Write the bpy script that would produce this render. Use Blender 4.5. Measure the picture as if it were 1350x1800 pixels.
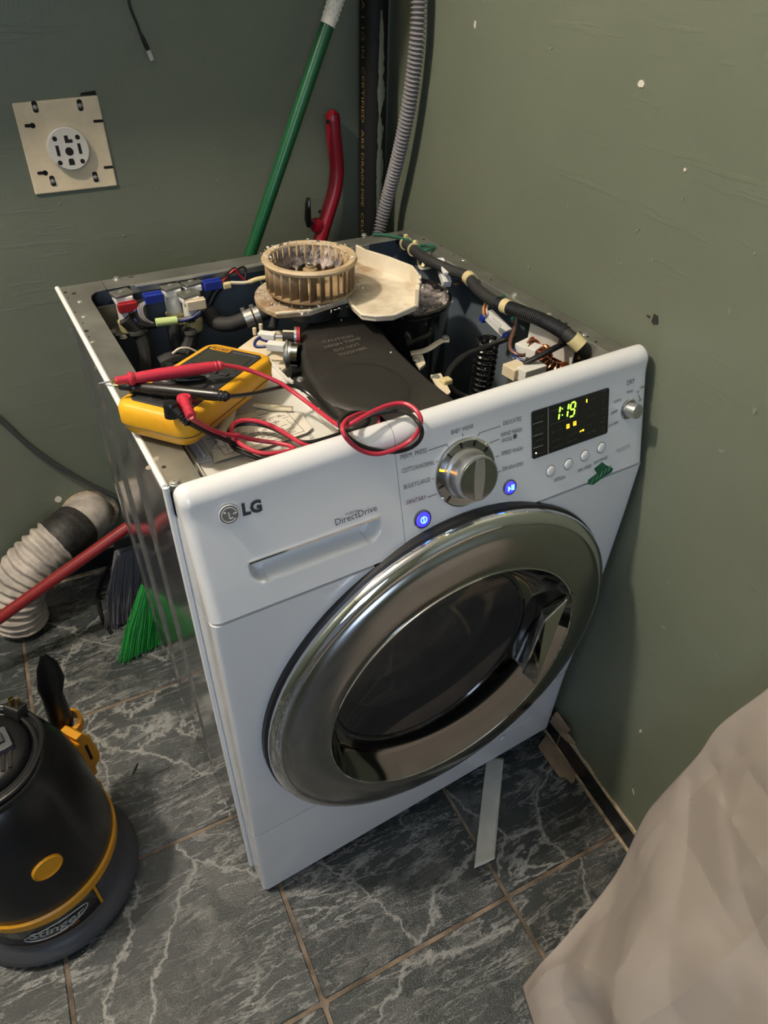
import bpy, math, random
from mathutils import Vector, Matrix, noise
R_ = math.radians
random.seed(7)
scn = bpy.context.scene
for o in list(bpy.data.objects): bpy.data.objects.remove(o)

# ------------------------------------------------------------------ camera
CAM = Vector((-0.0867, -0.5029, 1.2125)); FPX = 1205.0
EUL = (0.876882, -0.0236712, -0.5259334)
cd = bpy.data.cameras.new('camera'); cam = bpy.data.objects.new('camera', cd)
scn.collection.objects.link(cam); cam.location = CAM; cam.rotation_euler = EUL
cd.sensor_fit = 'VERTICAL'; cd.sensor_height = 24.0; cd.lens = FPX / 1800 * 24.0
cd.clip_start = 0.01; scn.camera = cam
from mathutils import Euler
RM = Euler(EUL, 'XYZ').to_matrix()

# ------------------------------------------------------------------ light
scn.view_settings.view_transform = 'Standard'; scn.view_settings.look = 'None'
scn.view_settings.gamma = 1.0; scn.view_settings.use_curve_mapping = False
scn.view_settings.exposure = 0.0
w = bpy.data.worlds.new('world'); scn.world = w; w.use_nodes = True
w.node_tree.nodes['Background'].inputs[0].default_value = (0.55, 0.6, 0.7, 1)
w.node_tree.nodes['Background'].inputs[1].default_value = 0.25
LAMP = Vector((-0.70, 0.30, 2.19))
def light(name, kind, loc, energy, color, size=0.1, target=None, size_y=None):
    l = bpy.data.lights.new(name, kind); l.energy = energy; l.color = color
    if kind == 'AREA':
        l.size = size
        if size_y: l.shape = 'RECTANGLE'; l.size_y = size_y
    else: l.shadow_soft_size = size
    o = bpy.data.objects.new(name, l); scn.collection.objects.link(o); o.location = loc
    if target is not None: o.rotation_euler = (Vector(target) - Vector(loc)).to_track_quat('-Z', 'Y').to_euler()
    return o
light('ceiling_bulb_light', 'POINT', LAMP, 104, (1.0, 0.88, 0.73), 0.05)
# cool fill added behind the camera, just outside an unseen doorway assumed for it
light('cool_fill_light', 'AREA', (-0.70, -2.02, 1.55), 15, (0.62, 0.76, 1.0), 0.75, (-0.45, 0.0, 1.1), 0.95)

# ------------------------------------------------------------------ pixel helpers (1350x1800 frame)
def ray(u, v): return RM @ Vector(((u - 675) / FPX, -(v - 900) / FPX, -1))
def PA(u, v, ax, val):
    d = ray(u, v); t = (val - CAM[ax]) / d[ax]; return CAM + d * t
def PZ(u, v, z): return PA(u, v, 2, z)
def PX(u, v, x): return PA(u, v, 0, x)
def PY(u, v, y): return PA(u, v, 1, y)
def PL(u, v, p0, n):
    d = ray(u, v); t = (Vector(p0) - CAM).dot(n) / d.dot(n); return CAM + d * t
def PATH(l): return [PZ(*a) for a in l]
COR = Vector((0.713, 0.848, 0))
BDIR = Vector((1, -0.057, 0)).normalized()          # along the back wall
RDIR = Vector((0.1176, 1, 0)).normalized()          # along the right wall
BN = Vector((-0.057, -1, 0)).normalized(); RN = Vector((-1, 0.1176, 0)).normalized()
def PB(u, v, off=0.0): return PL(u, v, COR + BN * off, BN)
def PR(u, v, off=0.0): return PL(u, v, COR + RN * off, RN)

# ------------------------------------------------------------------ mesh helpers
def frame(o, x, y):
    x = Vector(x).normalized(); y = Vector(y); z = x.cross(y).normalized(); y = z.cross(x)
    m = Matrix.Identity(4)
    for i in range(3): m[i][0], m[i][1], m[i][2], m[i][3] = x[i], y[i], z[i], o[i]
    return m
def zframe(o, z, up=(0, 0, 1)):
    z = Vector(z).normalized(); up = Vector(up)
    if abs(z.dot(up.normalized())) > .98: up = Vector((0, 1, 0))
    x = up.cross(z).normalized(); y = z.cross(x)
    m = Matrix.Identity(4)
    for i in range(3): m[i][0], m[i][1], m[i][2], m[i][3] = x[i], y[i], z[i], o[i]
    return m
I4 = Matrix.Identity(4)
def spline(pts, n=8, closed=False):
    pts = [Vector(p) for p in pts]; out = []; N = len(pts)
    rng = range(N if closed else N - 1)
    for i in rng:
        if closed: p0, p1, p2, p3 = pts[i - 1], pts[i], pts[(i + 1) % N], pts[(i + 2) % N]
        else:
            p1, p2 = pts[i], pts[i + 1]
            p0 = pts[i - 1] if i else p1 * 2 - p2
            p3 = pts[i + 2] if i + 2 < N else p2 * 2 - p1
        for k in range(n):
            t = k / n
            out.append(.5 * ((2 * p1) + (p2 - p0) * t + (2 * p0 - 5 * p1 + 4 * p2 - p3) * t * t + (3 * p1 - p0 - 3 * p2 + p3) * t ** 3))
    if not closed: out.append(pts[-1])
    return out
class MB:
    def __init__(s): s.v = []; s.f = []
    def add(s, vs, fs, m=I4):
        b = len(s.v); s.v += [m @ Vector(v) for v in vs]; s.f += [tuple(i + b for i in f) for f in fs]; return s
    def box(s, c, d, m=I4):
        x, y, z = d[0] / 2, d[1] / 2, d[2] / 2; c = Vector(c)
        vs = [c + Vector((i * x, j * y, k * z)) for k in (-1, 1) for j in (-1, 1) for i in (-1, 1)]
        return s.add(vs, [(0, 2, 3, 1), (4, 5, 7, 6), (0, 1, 5, 4), (2, 6, 7, 3), (0, 4, 6, 2), (1, 3, 7, 5)], m)
    def prism(s, poly, h0, h1, m=I4, top=None):
        n = len(poly); top = top or poly
        vs = [(p[0], p[1], h0) for p in poly] + [(p[0], p[1], h1) for p in top]
        fs = [tuple(range(n - 1, -1, -1)), tuple(range(n, 2 * n))] + [(i, (i + 1) % n, n + (i + 1) % n, n + i) for i in range(n)]
        return s.add(vs, fs, m)
    def lathe(s, prof, n=32, m=I4, a0=0, a1=2 * math.pi):
        full = abs(a1 - a0 - 2 * math.pi) < 1e-6; k = n if full else n + 1; vs = []; fs = []; L = len(prof)
        for i in range(k):
            a = a0 + (a1 - a0) * i / n
            for r, h in prof: vs.append((r * math.cos(a), r * math.sin(a), h))
        for i in range(n):
            j = (i + 1) % k
            for q in range(L - 1): fs.append((i * L + q, j * L + q, j * L + q + 1, i * L + q + 1))
        if full:
            if prof[0][0] > 1e-5: fs.append(tuple(i * L for i in range(k - 1, -1, -1))) if s.cap0 else None
            if prof[-1][0] > 1e-5: fs.append(tuple(i * L + L - 1 for i in range(k))) if s.cap1 else None
        return s.add(vs, fs, m)
    cap0 = cap1 = False
    def solid(s, prof, n=32, m=I4):
        s.cap0 = s.cap1 = True; s.lathe(prof, n, m); s.cap0 = s.cap1 = False; return s
    def cyl(s, a, b, r, n=16, r2=None):
        a, b = Vector(a), Vector(b); return s.solid([(r, 0), (r if r2 is None else r2, (b - a).length)], n, zframe(a, b - a))
    def tube(s, pts, r, n=10, closed=False, sy=1.0, up=None):
        pts = [Vector(p) for p in pts]; N = len(pts); vs = []; fs = []
        t0 = (pts[1] - pts[0]).normalized(); u = Vector(up) if up else (Vector((0, 0, 1)) if abs(t0.z) < .9 else Vector((1, 0, 0)))
        for i in range(N):
            t = (pts[(i + 1) % N] - pts[i - 1]) if closed else (pts[min(i + 1, N - 1)] - pts[max(i - 1, 0)])
            t = t.normalized() if t.length > 1e-9 else t0
            u = (u - t * u.dot(t)); u = u.normalized() if u.length > 1e-6 else t.orthogonal().normalized()
            b = t.cross(u); rr = r[i] if isinstance(r, (list, tuple)) else r
            for k in range(n):
                a = 2 * math.pi * k / n; vs.append(pts[i] + (b * math.cos(a) + u * math.sin(a) * sy) * rr)
        for i in range(N if closed else N - 1):
            j = (i + 1) % N
            for k in range(n): fs.append((i * n + k, i * n + (k + 1) % n, j * n + (k + 1) % n, j * n + k))
        if not closed: fs += [tuple(range(n - 1, -1, -1)), tuple((N - 1) * n + k for k in range(n))]
        return s.add(vs, fs)
    def grid(s, fn, nu, nv, m=I4):
        vs = [fn(i / nu, j / nv) for j in range(nv + 1) for i in range(nu + 1)]
        return s.add(vs, [(j * (nu + 1) + i, j * (nu + 1) + i + 1, (j + 1) * (nu + 1) + i + 1, (j + 1) * (nu + 1) + i) for j in range(nv) for i in range(nu)], m)
    def build(s, name, mat, parent=None, smooth=35, bevel=0, seg=2, solid=0, loc=None):
        me = bpy.data.meshes.new(name); off = Vector((0, 0, 0))
        if parent is not None:
            q = parent
            while q.parent: q = q.parent
            off = Vector(q.location)
        elif loc is not None: off = Vector(loc)
        me.from_pydata([tuple(v - off) for v in s.v], [], s.f); me.update()
        if smooth:
            me.polygons.foreach_set('use_smooth', [True] * len(me.polygons)); me.set_sharp_from_angle(angle=R_(smooth))
        o = bpy.data.objects.new(name, me); scn.collection.objects.link(o)
        me.materials.append(M[mat] if isinstance(mat, str) else mat)
        if parent is not None: o.parent = parent
        elif loc is not None: o.location = off
        if solid:
            q = o.modifiers.new('thick', 'SOLIDIFY'); q.thickness = solid; q.offset = 0
        if bevel:
            q = o.modifiers.new('bevel', 'BEVEL'); q.width = bevel; q.segments = seg; q.limit_method = 'ANGLE'; q.angle_limit = R_(40)
        return o
def rrect(x0, y0, x1, y1, r, n=5):
    out = []
    for cx, cy, a in ((x1 - r, y1 - r, 0), (x0 + r, y1 - r, 90), (x0 + r, y0 + r, 180), (x1 - r, y0 + r, 270)):
        for k in range(n + 1):
            t = R_(a + 90 * k / n); out.append((cx + r * math.cos(t), cy + r * math.sin(t)))
    return out
def circ(r, n=24, c=(0, 0), sy=1): return [(c[0] + r * math.cos(2 * math.pi * k / n), c[1] + r * sy * math.sin(2 * math.pi * k / n)) for k in range(n)]
def tag(o, label, cat, group=None):
    o['label'] = label; o['category'] = cat
    if group: o['group'] = group
    return o
def thing(name, label, cat, loc, group=None):
    o = bpy.data.objects.new(name, None); scn.collection.objects.link(o); o.location = loc; o.empty_display_size = .05
    return tag(o, label, cat, group)
def struct(o): o['kind'] = 'structure'; return o
_tc = {}
def text_mb(body, m, width=None, height=.007, extr=.0002, bold=0, shear=0, align='LEFT', fn=None):
    c = bpy.data.curves.new('lettering', 'FONT'); c.body = body; c.size = 1; c.extrude = 0; c.offset = bold; c.shear = shear; c.resolution_u = 2
    o = bpy.data.objects.new('lettering', c); me = bpy.data.meshes.new_from_object(o)
    vs = [Vector(v.co) for v in me.vertices]; fs = [tuple(p.vertices) for p in me.polygons]
    bpy.data.objects.remove(o); bpy.data.curves.remove(c); bpy.data.meshes.remove(me)
    mb = MB()
    if not vs: return mb
    x0 = min(v.x for v in vs); x1 = max(v.x for v in vs); y1 = max(v.y for v in vs); y0 = 0
    sy = height / .70; sx = width / (x1 - x0) if width else sy
    ox = x0 if align == 'LEFT' else ((x0 + x1) / 2 if align == 'CENTER' else x1)
    vv = [Vector(((v.x - ox) * sx, v.y * sy, extr)) for v in vs]
    if fn: vv = [fn(v) for v in vv]
    return mb.add(vv, fs, m)
def text(body, m, mat, parent, **k): return text_mb(body, m, **k).build('lettering', mat, parent, smooth=0)

# ------------------------------------------------------------------ materials
M = {}
def mat(name, col, rough=.5, metal=0, var=0.0, scale=8, bump=0, bscale=60, coat=0, emit=0, ecol=None, trans=0, spec=.5, rvar=0, col2=None, aniso=0, detail=5):
    m = bpy.data.materials.new(name); m.use_nodes = True; nt = m.node_tree; N = nt.nodes; L = nt.links; b = N['Principled BSDF']
    b.inputs['Base Color'].default_value = (*col, 1); b.inputs['Roughness'].default_value = rough; b.inputs['Metallic'].default_value = metal
    b.inputs['Coat Weight'].default_value = coat; b.inputs['Coat Roughness'].default_value = .06; b.inputs['Specular IOR Level'].default_value = spec
    b.inputs['Transmission Weight'].default_value = trans; b.inputs['Anisotropic'].default_value = aniso
    if emit: b.inputs['Emission Color'].default_value = (*(ecol or col), 1); b.inputs['Emission Strength'].default_value = emit
    if var or bump or col2 or rvar:
        tc = N.new('ShaderNodeTexCoord')
        def nz(sc, det=detail):
            n = N.new('ShaderNodeTexNoise'); n.inputs['Scale'].default_value = sc; n.inputs['Detail'].default_value = det; n.inputs['Roughness'].default_value = .6
            L.new(tc.outputs['Object'], n.inputs['Vector']); return n
        n = nz(scale)
        if var or col2:
            r = N.new('ShaderNodeValToRGB'); r.color_ramp.elements[0].position = .38; r.color_ramp.elements[1].position = .66
            c2 = col2 or tuple(min(1, c * (1 + var)) for c in col); c1 = col if col2 else tuple(c * (1 - var) for c in col)
            r.color_ramp.elements[0].color = (*c1, 1); r.color_ramp.elements[1].color = (*c2, 1)
            L.new(n.outputs['Fac'], r.inputs['Fac']); L.new(r.outputs['Color'], b.inputs['Base Color'])
        if rvar:
            q = N.new('ShaderNodeMapRange'); q.inputs['To Min'].default_value = max(0, rough - rvar); q.inputs['To Max'].default_value = min(1, rough + rvar)
            L.new(n.outputs['Fac'], q.inputs['Value']); L.new(q.outputs['Result'], b.inputs['Roughness'])
        if bump:
            n2 = nz(bscale, 3); bp = N.new('ShaderNodeBump'); bp.inputs['Strength'].default_value = bump; bp.inputs['Distance'].default_value = .002
            L.new(n2.outputs['Fac'], bp.inputs['Height']); L.new(bp.outputs['Normal'], b.inputs['Normal'])
    M[name] = m; return m
def ramp(nt, src, stops):
    r = nt.nodes.new('ShaderNodeValToRGB'); e = r.color_ramp.elements
    while len(e) < len(stops): e.new(.5)
    for i, (p, c) in enumerate(stops): e[i].position = p; e[i].color = c if len(c) == 4 else (*c, 1)
    nt.links.new(src, r.inputs['Fac']); return r
def mixc(nt, fac, a, b, mode='MIX'):
    n = nt.nodes.new('ShaderNodeMix'); n.data_type = 'RGBA'; n.blend_type = mode
    for s, v in ((n.inputs[0], fac), (n.inputs[6], a), (n.inputs[7], b)):
        if hasattr(v, 'links') or hasattr(v, 'is_linked'): nt.links.new(v, s)
        elif isinstance(v, (int, float)): s.default_value = v
        else: s.default_value = (*v, 1)
    return n.outputs[2]
def nodenoise(nt, vec, sc, det=5, rg=.6, dist=0):
    n = nt.nodes.new('ShaderNodeTexNoise'); n.inputs['Scale'].default_value = sc; n.inputs['Detail'].default_value = det
    n.inputs['Roughness'].default_value = rg; n.inputs['Distortion'].default_value = dist; nt.links.new(vec, n.inputs['Vector']); return n.outputs['Fac']

def tile_material():
    m = bpy.data.materials.new('marble_tile'); m.use_nodes = True; nt = m.node_tree; N = nt.nodes; L = nt.links; b = N['Principled BSDF']
    tc = N.new('ShaderNodeTexCoord'); oi = N.new('ShaderNodeObjectInfo'); cx = N.new('ShaderNodeCombineXYZ')
    mu = N.new('ShaderNodeMath'); mu.operation = 'MULTIPLY'; mu.inputs[1].default_value = 37; L.new(oi.outputs['Random'], mu.inputs[0])
    L.new(mu.outputs[0], cx.inputs[0]); L.new(mu.outputs[0], cx.inputs[1])
    va = N.new('ShaderNodeVectorMath'); va.operation = 'ADD'; L.new(tc.outputs['Object'], va.inputs[0]); L.new(cx.outputs[0], va.inputs[1])
    P = va.outputs[0]
    # warp the lookup so veins wander
    wn = N.new('ShaderNodeTexNoise'); wn.inputs['Scale'].default_value = 11; wn.inputs['Detail'].default_value = 6; wn.inputs['Roughness'].default_value = .62; L.new(P, wn.inputs['Vector'])
    ws = N.new('ShaderNodeVectorMath'); ws.operation = 'SCALE'; ws.inputs['Scale'].default_value = .085; L.new(wn.outputs['Color'], ws.inputs[0])
    wv = N.new('ShaderNodeVectorMath'); wv.operation = 'ADD'; L.new(P, wv.inputs[0]); L.new(ws.outputs[0], wv.inputs[1])
    def veins(scale, sx, sy, rz, wid):
        mp = N.new('ShaderNodeMapping'); mp.inputs['Rotation'].default_value = (0, 0, rz); mp.inputs['Scale'].default_value = (sx, sy, 1); L.new(wv.outputs[0], mp.inputs['Vector'])
        v = N.new('ShaderNodeTexVoronoi'); v.feature = 'DISTANCE_TO_EDGE'; v.inputs['Scale'].default_value = scale; L.new(mp.outputs[0], v.inputs['Vector'])
        return ramp(nt, v.outputs['Distance'], [(0, (1, 1, 1)), (wid, (0, 0, 0))]).outputs['Color']
    def ridge(scale, sx, sy, rz, wid, off):
        mp = N.new('ShaderNodeMapping'); mp.inputs['Rotation'].default_value = (0, 0, rz); mp.inputs['Scale'].default_value = (sx, sy, 1); mp.inputs['Location'].default_value = (off, off * 2, 0); L.new(P, mp.inputs['Vector'])
        f = nodenoise(nt, mp.outputs[0], scale, 7, .62, .5); s_ = N.new('ShaderNodeMath'); s_.operation = 'SUBTRACT'; s_.inputs[1].default_value = .5; L.new(f, s_.inputs[0])
        a_ = N.new('ShaderNodeMath'); a_.operation = 'ABSOLUTE'; L.new(s_.outputs[0], a_.inputs[0]); return ramp(nt, a_.outputs[0], [(0, (1, 1, 1)), (wid, (0, 0, 0))]).outputs['Color']
    v1 = ridge(13, .5, 1.9, -.15, .030, 3.0); v2 = ridge(19, .42, 2.1, .12, .014, 9.0); v3 = veins(3.4, 1.0, .7, .6, .010)
    mask = ramp(nt, nodenoise(nt, P, 7, 4), [(.44, (0, 0, 0)), (.60, (1, 1, 1))]).outputs['Color']
    mask2 = ramp(nt, nodenoise(nt, P, 5.3, 3), [(.38, (.12, .12, .12)), (.62, (1, 1, 1))]).outputs['Color']
    grit = ramp(nt, nodenoise(nt, P, 420, 2, .7), [(.42, (0, 0, 0)), (.58, (1, 1, 1))]).outputs['Color']
    cloud = ramp(nt, nodenoise(nt, wv.outputs[0], 9, 6, .65), [(.52, (0, 0, 0)), (.68, (1, 1, 1))]).outputs['Color']
    base = ramp(nt, nodenoise(nt, wv.outputs[0], 6, 5), [(.3, (.019, .024, .026)), (.55, (.035, .042, .044)), (.8, (.07, .076, .076))]).outputs['Color']
    A = mixc(nt, mixc(nt, 1, cloud, grit, 'MULTIPLY'), base, (.17, .17, .165))
    vm = mixc(nt, 1, v1, mask, 'MULTIPLY'); vm = mixc(nt, 1, vm, mixc(nt, .55, (1, 1, 1), grit, 'MULTIPLY'), 'MULTIPLY')
    A = mixc(nt, vm, A, (.37, .37, .36))
    A = mixc(nt, mixc(nt, 1, v2, mask2, 'MULTIPLY'), A, (.27, .27, .265))
    A = mixc(nt, v3, A, (.26, .26, .25))
    L.new(A, b.inputs['Base Color'])
    rr = ramp(nt, mixc(nt, .5, vm, cloud), [(0, (.26, .26, .26)), (1, (.6, .6, .6))]); L.new(rr.outputs['Color'], b.inputs['Roughness'])
    bp = N.new('ShaderNodeBump'); bp.inputs['Strength'].default_value = .35; bp.inputs['Distance'].default_value = .0015; L.new(mixc(nt, .6, vm, grit), bp.inputs['Height']); L.new(bp.outputs['Normal'], b.inputs['Normal'])
    M['tile'] = m
tile_material()
def wall_material():
    m = bpy.data.materials.new('olive_wall_paint'); m.use_nodes = True; nt = m.node_tree; N = nt.nodes; L = nt.links; b = N['Principled BSDF']
    tc = N.new('ShaderNodeTexCoord'); P = tc.outputs['Object']
    c = ramp(nt, nodenoise(nt, P, 3.0, 6), [(.3, (.130, .149, .109)), (.7, (.152, .171, .128))]).outputs['Color']
    ch = ramp(nt, nodenoise(nt, P, 34, 2, .4), [(.80, (0, 0, 0)), (.81, (1, 1, 1))]).outputs['Color']
    L.new(mixc(nt, mixc(nt, 1, ch, (.35, .35, .35), 'MULTIPLY'), c, (.3, .31, .25)), b.inputs['Base Color'])
    b.inputs['Roughness'].default_value = .42
    mp = N.new('ShaderNodeMapping'); mp.inputs['Scale'].default_value = (6, 6, 70); L.new(P, mp.inputs['Vector'])
    st = ramp(nt, nodenoise(nt, mp.outputs[0], 1.2, 3), [(.60, (0, 0, 0)), (.66, (1, 1, 1))]).outputs['Color']
    h = mixc(nt, .5, nodenoise(nt, P, 300, 3), nodenoise(nt, P, 16, 4)); h = mixc(nt, .25, h, st, 'ADD')
    bp = N.new('ShaderNodeBump'); bp.inputs['Strength'].default_value = .28; bp.inputs['Distance'].default_value = .003; L.new(h, bp.inputs['Height']); L.new(bp.outputs['Normal'], b.inputs['Normal'])
    M['wall'] = m
wall_material()
mat('grout', (.17, .13, .095), .9, var=.5, scale=18, bump=.4, bscale=200)
mat('ceiling', (.62, .60, .55), .9)
mat('black_tile', (.012, .013, .014), .22, var=.4, scale=20)
mat('plaster', (.46, .37, .26), .95, var=.35, scale=60, bump=.8, bscale=150)
mat('enamel', (.74, .74, .75), .22, coat=.5, bump=.02, bscale=600)
mat('cab_paint', (.30, .305, .31), .12, metal=.75, coat=.5, rvar=.05, scale=5)
mat('white_edge', (.78, .78, .77), .3)
mat('galv', (.30, .30, .27), .42, metal=.75, var=.18, scale=14, rvar=.1)
mat('galv_bright', (.62, .62, .58), .32, metal=.8, var=.1, scale=12)
mat('lining', (.13, .16, .19), .3, var=.25, scale=5)
mat('tub_dark', (.012, .013, .014), .45)
mat('chrome', (.74, .75, .76), .05, metal=1)
mat('dark_chrome', (.33, .34, .34), .08, metal=1)
mat('brushed', (.36, .365, .36), .22, metal=1, rvar=.07, scale=12, aniso=.5)
mat('emblem_grey', (.26, .245, .23), .3, metal=.4)
mat('satin', (.55, .55, .55), .32, metal=.9)
mat('black_gloss', (.006, .006, .007), .12, coat=.5)
mat('black_plastic', (.012, .012, .013), .42, bump=.1, bscale=400)
mat('duct_black', (.022, .020, .018), .47, bump=.12, bscale=700, var=.25, scale=9)
mat('rubber', (.02, .02, .021), .72, bump=.15, bscale=300, var=.2, scale=20)
mat('print', (.10, .10, .11), .6)
mat('print_dark', (.03, .03, .035), .5)
mat('print_red', (.18, .03, .05), .6)
mat('dim_print', (.07, .072, .08), .6)
mat('white_plastic', (.74, .73, .70), .4)
mat('grey_plastic', (.50, .52, .56), .45)
mat('tray_grey', (.62, .60, .555), .5, var=.08, scale=9)
mat('cream', (.66, .56, .40), .55, col2=(.76, .68, .54), scale=14)
mat('cream_dirty', (.26, .17, .09), .6, col2=(.74, .66, .52), scale=13, detail=9)
mat('impeller', (.20, .125, .06), .5, col2=(.50, .38, .22), scale=16)
mat('impeller_rim', (.42, .30, .17), .55, col2=(.60, .48, .32), scale=20)
mat('lint', (.05, .045, .045), .98, col2=(.46, .39, .36), scale=55, bump=1, bscale=160, detail=9)
mat('lint_white', (.62, .57, .53), .98, var=.25, scale=90, bump=.8, bscale=250)
mat('connector_blue', (.012, .03, .26), .4)
mat('connector_red', (.33, .015, .02), .4)
mat('valve_yellow', (.42, .37, .18), .45)
mat('tie', (.62, .52, .27), .5)
mat('wire_green', (.008, .10, .055), .4)
mat('wire_blue', (.012, .022, .13), .4)
mat('wire_brown', (.13, .06, .045), .4)
mat('wire_red', (.38, .02, .03), .4)
mat('wire_yellow', (.60, .42, .12), .4)
mat('wire_white', (.66, .60, .48), .45)
mat('wire_grey', (.24, .22, .23), .5)
mat('copper', (.40, .14, .06), .3, metal=.9)
mat('label_lime', (.50, .62, .25), .5)
mat('meter_yellow', (.78, .40, .016), .48, col2=(.66, .31, .014), scale=6, bump=.06, bscale=500)
mat('meter_face', (.026, .027, .03), .5)
mat('lcd', (.040, .043, .032), .2)
mat('lavender', (.22, .21, .42), .5)
mat('red_vinyl', (.48, .028, .055), .35)
mat('black_vinyl', (.010, .010, .011), .33)
mat('paper', (.66, .62, .53), .8, var=.06, scale=8)
mat('tape_yellow', (.64, .58, .40), .5)
mat('kraft', (.345, .300, .270), .78, var=.05, scale=3, bump=.05, bscale=200)
mat('outlet_cream', (.68, .57, .40), .55, var=.10, scale=12, bump=.08, bscale=80)
mat('outlet_white', (.62, .59, .54), .45)
mat('hole', (.008, .007, .006), .9)
mat('pipe_black', (.006, .006, .006), .6, spec=.25)
mat('wall_smear', (.125, .145, .11), .6)
mat('gold_print', (.16, .11, .03), .6)
mat('hose_grey', (.21, .20, .21), .42)
mat('green_pole', (.008, .085, .03), .28)
mat('red_pole', (.22, .014, .016), .38)
mat('handle_red', (.27, .006, .018), .3)
mat('grip_white', (.70, .68, .62), .7)
mat('bristle_green', (.015, .24, .035), .45)
mat('bristle_grey', (.13, .125, .14), .6)
mat('vent_white', (.46, .41, .365), .6, var=.35, scale=16, bump=.3, bscale=60)
mat('vent_tape', (.022, .020, .018), .55, var=.6, scale=40, bump=.6, bscale=80)
mat('vac_black', (.005, .005, .006), .3)
mat('vac_grey', (.055, .057, .065), .38)
mat('vac_yellow', (.60, .27, .008), .42)
mat('silver_print', (.45, .45, .45), .4, metal=.4)
mat('brass', (.55, .40, .14), .3, metal=1)
mat('tape_green', (.016, .11, .055), .32, var=.4, scale=60)
mat('strip_white', (.50, .50, .46), .4, var=.08, scale=20)
mat('wood', (.28, .20, .13), .75, var=.25, scale=25)
mat('led_green', (.2, 1, .05), .4, emit=6, ecol=(.28, 1.0, .03))
mat('led_amber', (1, .45, .03), .4, emit=6, ecol=(1.0, .36, .01))
mat('led_white', (1, .9, .85), .4, emit=6, ecol=(1, .75, .7))
mat('led_blue', (.05, .1, 1), .4, emit=5, ecol=(.10, .35, 1.0))
mat('led_blue_face', (.10, .09, .75), .3, emit=.8, ecol=(.08, .06, 1.0))
mat('bulb', (1, .9, .8), .5, emit=20, ecol=(1, .8, .58))
def glass_material():
    m = bpy.data.materials.new('smoked_glass'); m.use_nodes = True; b = m.node_tree.nodes['Principled BSDF']
    b.inputs['Base Color'].default_value = (.30, .28, .26, 1); b.inputs['Roughness'].default_value = .04; b.inputs['Transmission Weight'].default_value = .9; b.inputs['IOR'].default_value = 1.45
    M['glass'] = m
glass_material()
# ------------------------------------------------------------------ the room
def wallbox(name, a, b, n, z0, z1, th, material='wall'):
    a, b, n = Vector(a), Vector(b), Vector(n)
    mb = MB(); poly = [a, b, b - n * th, a - n * th]
    mb.add([Vector((p.x, p.y, z0)) for p in poly] + [Vector((p.x, p.y, z1)) for p in poly], [(3, 2, 1, 0), (4, 5, 6, 7), (0, 1, 5, 4), (1, 2, 6, 5), (2, 3, 7, 6), (3, 0, 4, 7)])
    return struct(mb.build(name, material, smooth=0))
CEIL = 2.42
BL = COR - BDIR * 2.15; FR = COR - RDIR * 2.75; FL = FR - BDIR * 1.86
wall_back = wallbox('wall_back', BL - BDIR * .1, COR + BDIR * .1, BN, -.05, CEIL, .08)
wall_right = wallbox('wall_right', COR, FR - RDIR * .1, RN, -.05, CEIL, .08)
LD = (BL - FL).normalized(); LN = Vector((LD.y, -LD.x, 0))
wall_left = wallbox('wall_left', FL, BL, LN, -.05, CEIL, .08)
D0, D1 = FL + BDIR * .42, FL + BDIR * 1.28                 # unseen doorway added to the front wall for the cool fill
mbw = MB()
def wpiece(a, b, z0, z1):
    poly = [a, b, b + BN * .08, a + BN * .08]
    mbw.add([Vector((p.x, p.y, z0)) for p in poly] + [Vector((p.x, p.y, z1)) for p in poly], [(0, 1, 2, 3), (7, 6, 5, 4), (4, 5, 1, 0), (5, 6, 2, 1), (6, 7, 3, 2), (7, 4, 0, 3)])
wpiece(FL - BDIR * .1, D0, -.05, CEIL); wpiece(D1, FR + BDIR * .1, -.05, CEIL); wpiece(D0, D1, 2.05, CEIL)
struct(mbw.build('wall_front', 'wall', smooth=0))
for k, a in enumerate((D0, D1)):
    mb = MB(); s = 1 if k == 0 else -1
    mb.box((0, 0, 1.025), (.05, .10, 2.05), frame(a + BDIR * (-.025 * s) + BN * .04, BDIR, BN))
    struct(mb.build('trim_%d' % (k + 1), 'white_plastic', smooth=0))
cl = MB(); cl.box((-.4, -.5, CEIL + .04), (3.4, 4.0, .08)); struct(cl.build('ceiling', 'ceiling', smooth=0))
# floor: recessed grout bed with one mesh tile copied over the grid
fl = MB(); fl.box((-.4, -.5, -.0325), (3.4, 4.0, .06)); floor = struct(fl.build('floor', 'grout', smooth=0))
TA, PI_, TOX, TOY = -0.0569, 0.332, 0.0303, -0.197
tx = Vector((math.cos(TA), math.sin(TA), 0)); ty = Vector((-tx.y, tx.x, 0)); g = .0035
tmb = MB(); h = PI_ / 2 - g
tmb.prism(rrect(-h, -h, h, h, .002, 1), -.006, -.0012); tmb.f.pop(1)
n0 = len(tmb.v); tmb.prism(rrect(-h, -h, h, h, .002, 1), -.0012, 0, top=rrect(-h + .0012, -h + .0012, h - .0012, h - .0012, .002, 1))
tile_me = None
for i in range(-4, 3):
    for j in range(-4, 4):
        c = tx * (TOX + (i + .5) * PI_) + ty * (TOY + (j + .5) * PI_)
        if tile_me is None:
            o = tmb.build('floor_tile', 'tile', smooth=0); tile_me = o.data
        else:
            o = bpy.data.objects.new('floor_tile', tile_me); scn.collection.objects.link(o)
        o.parent = floor; o.location = c; o.rotation_euler = (0, 0, TA + (math.pi / 2) * random.choice((0, 0, 2)))
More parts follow.
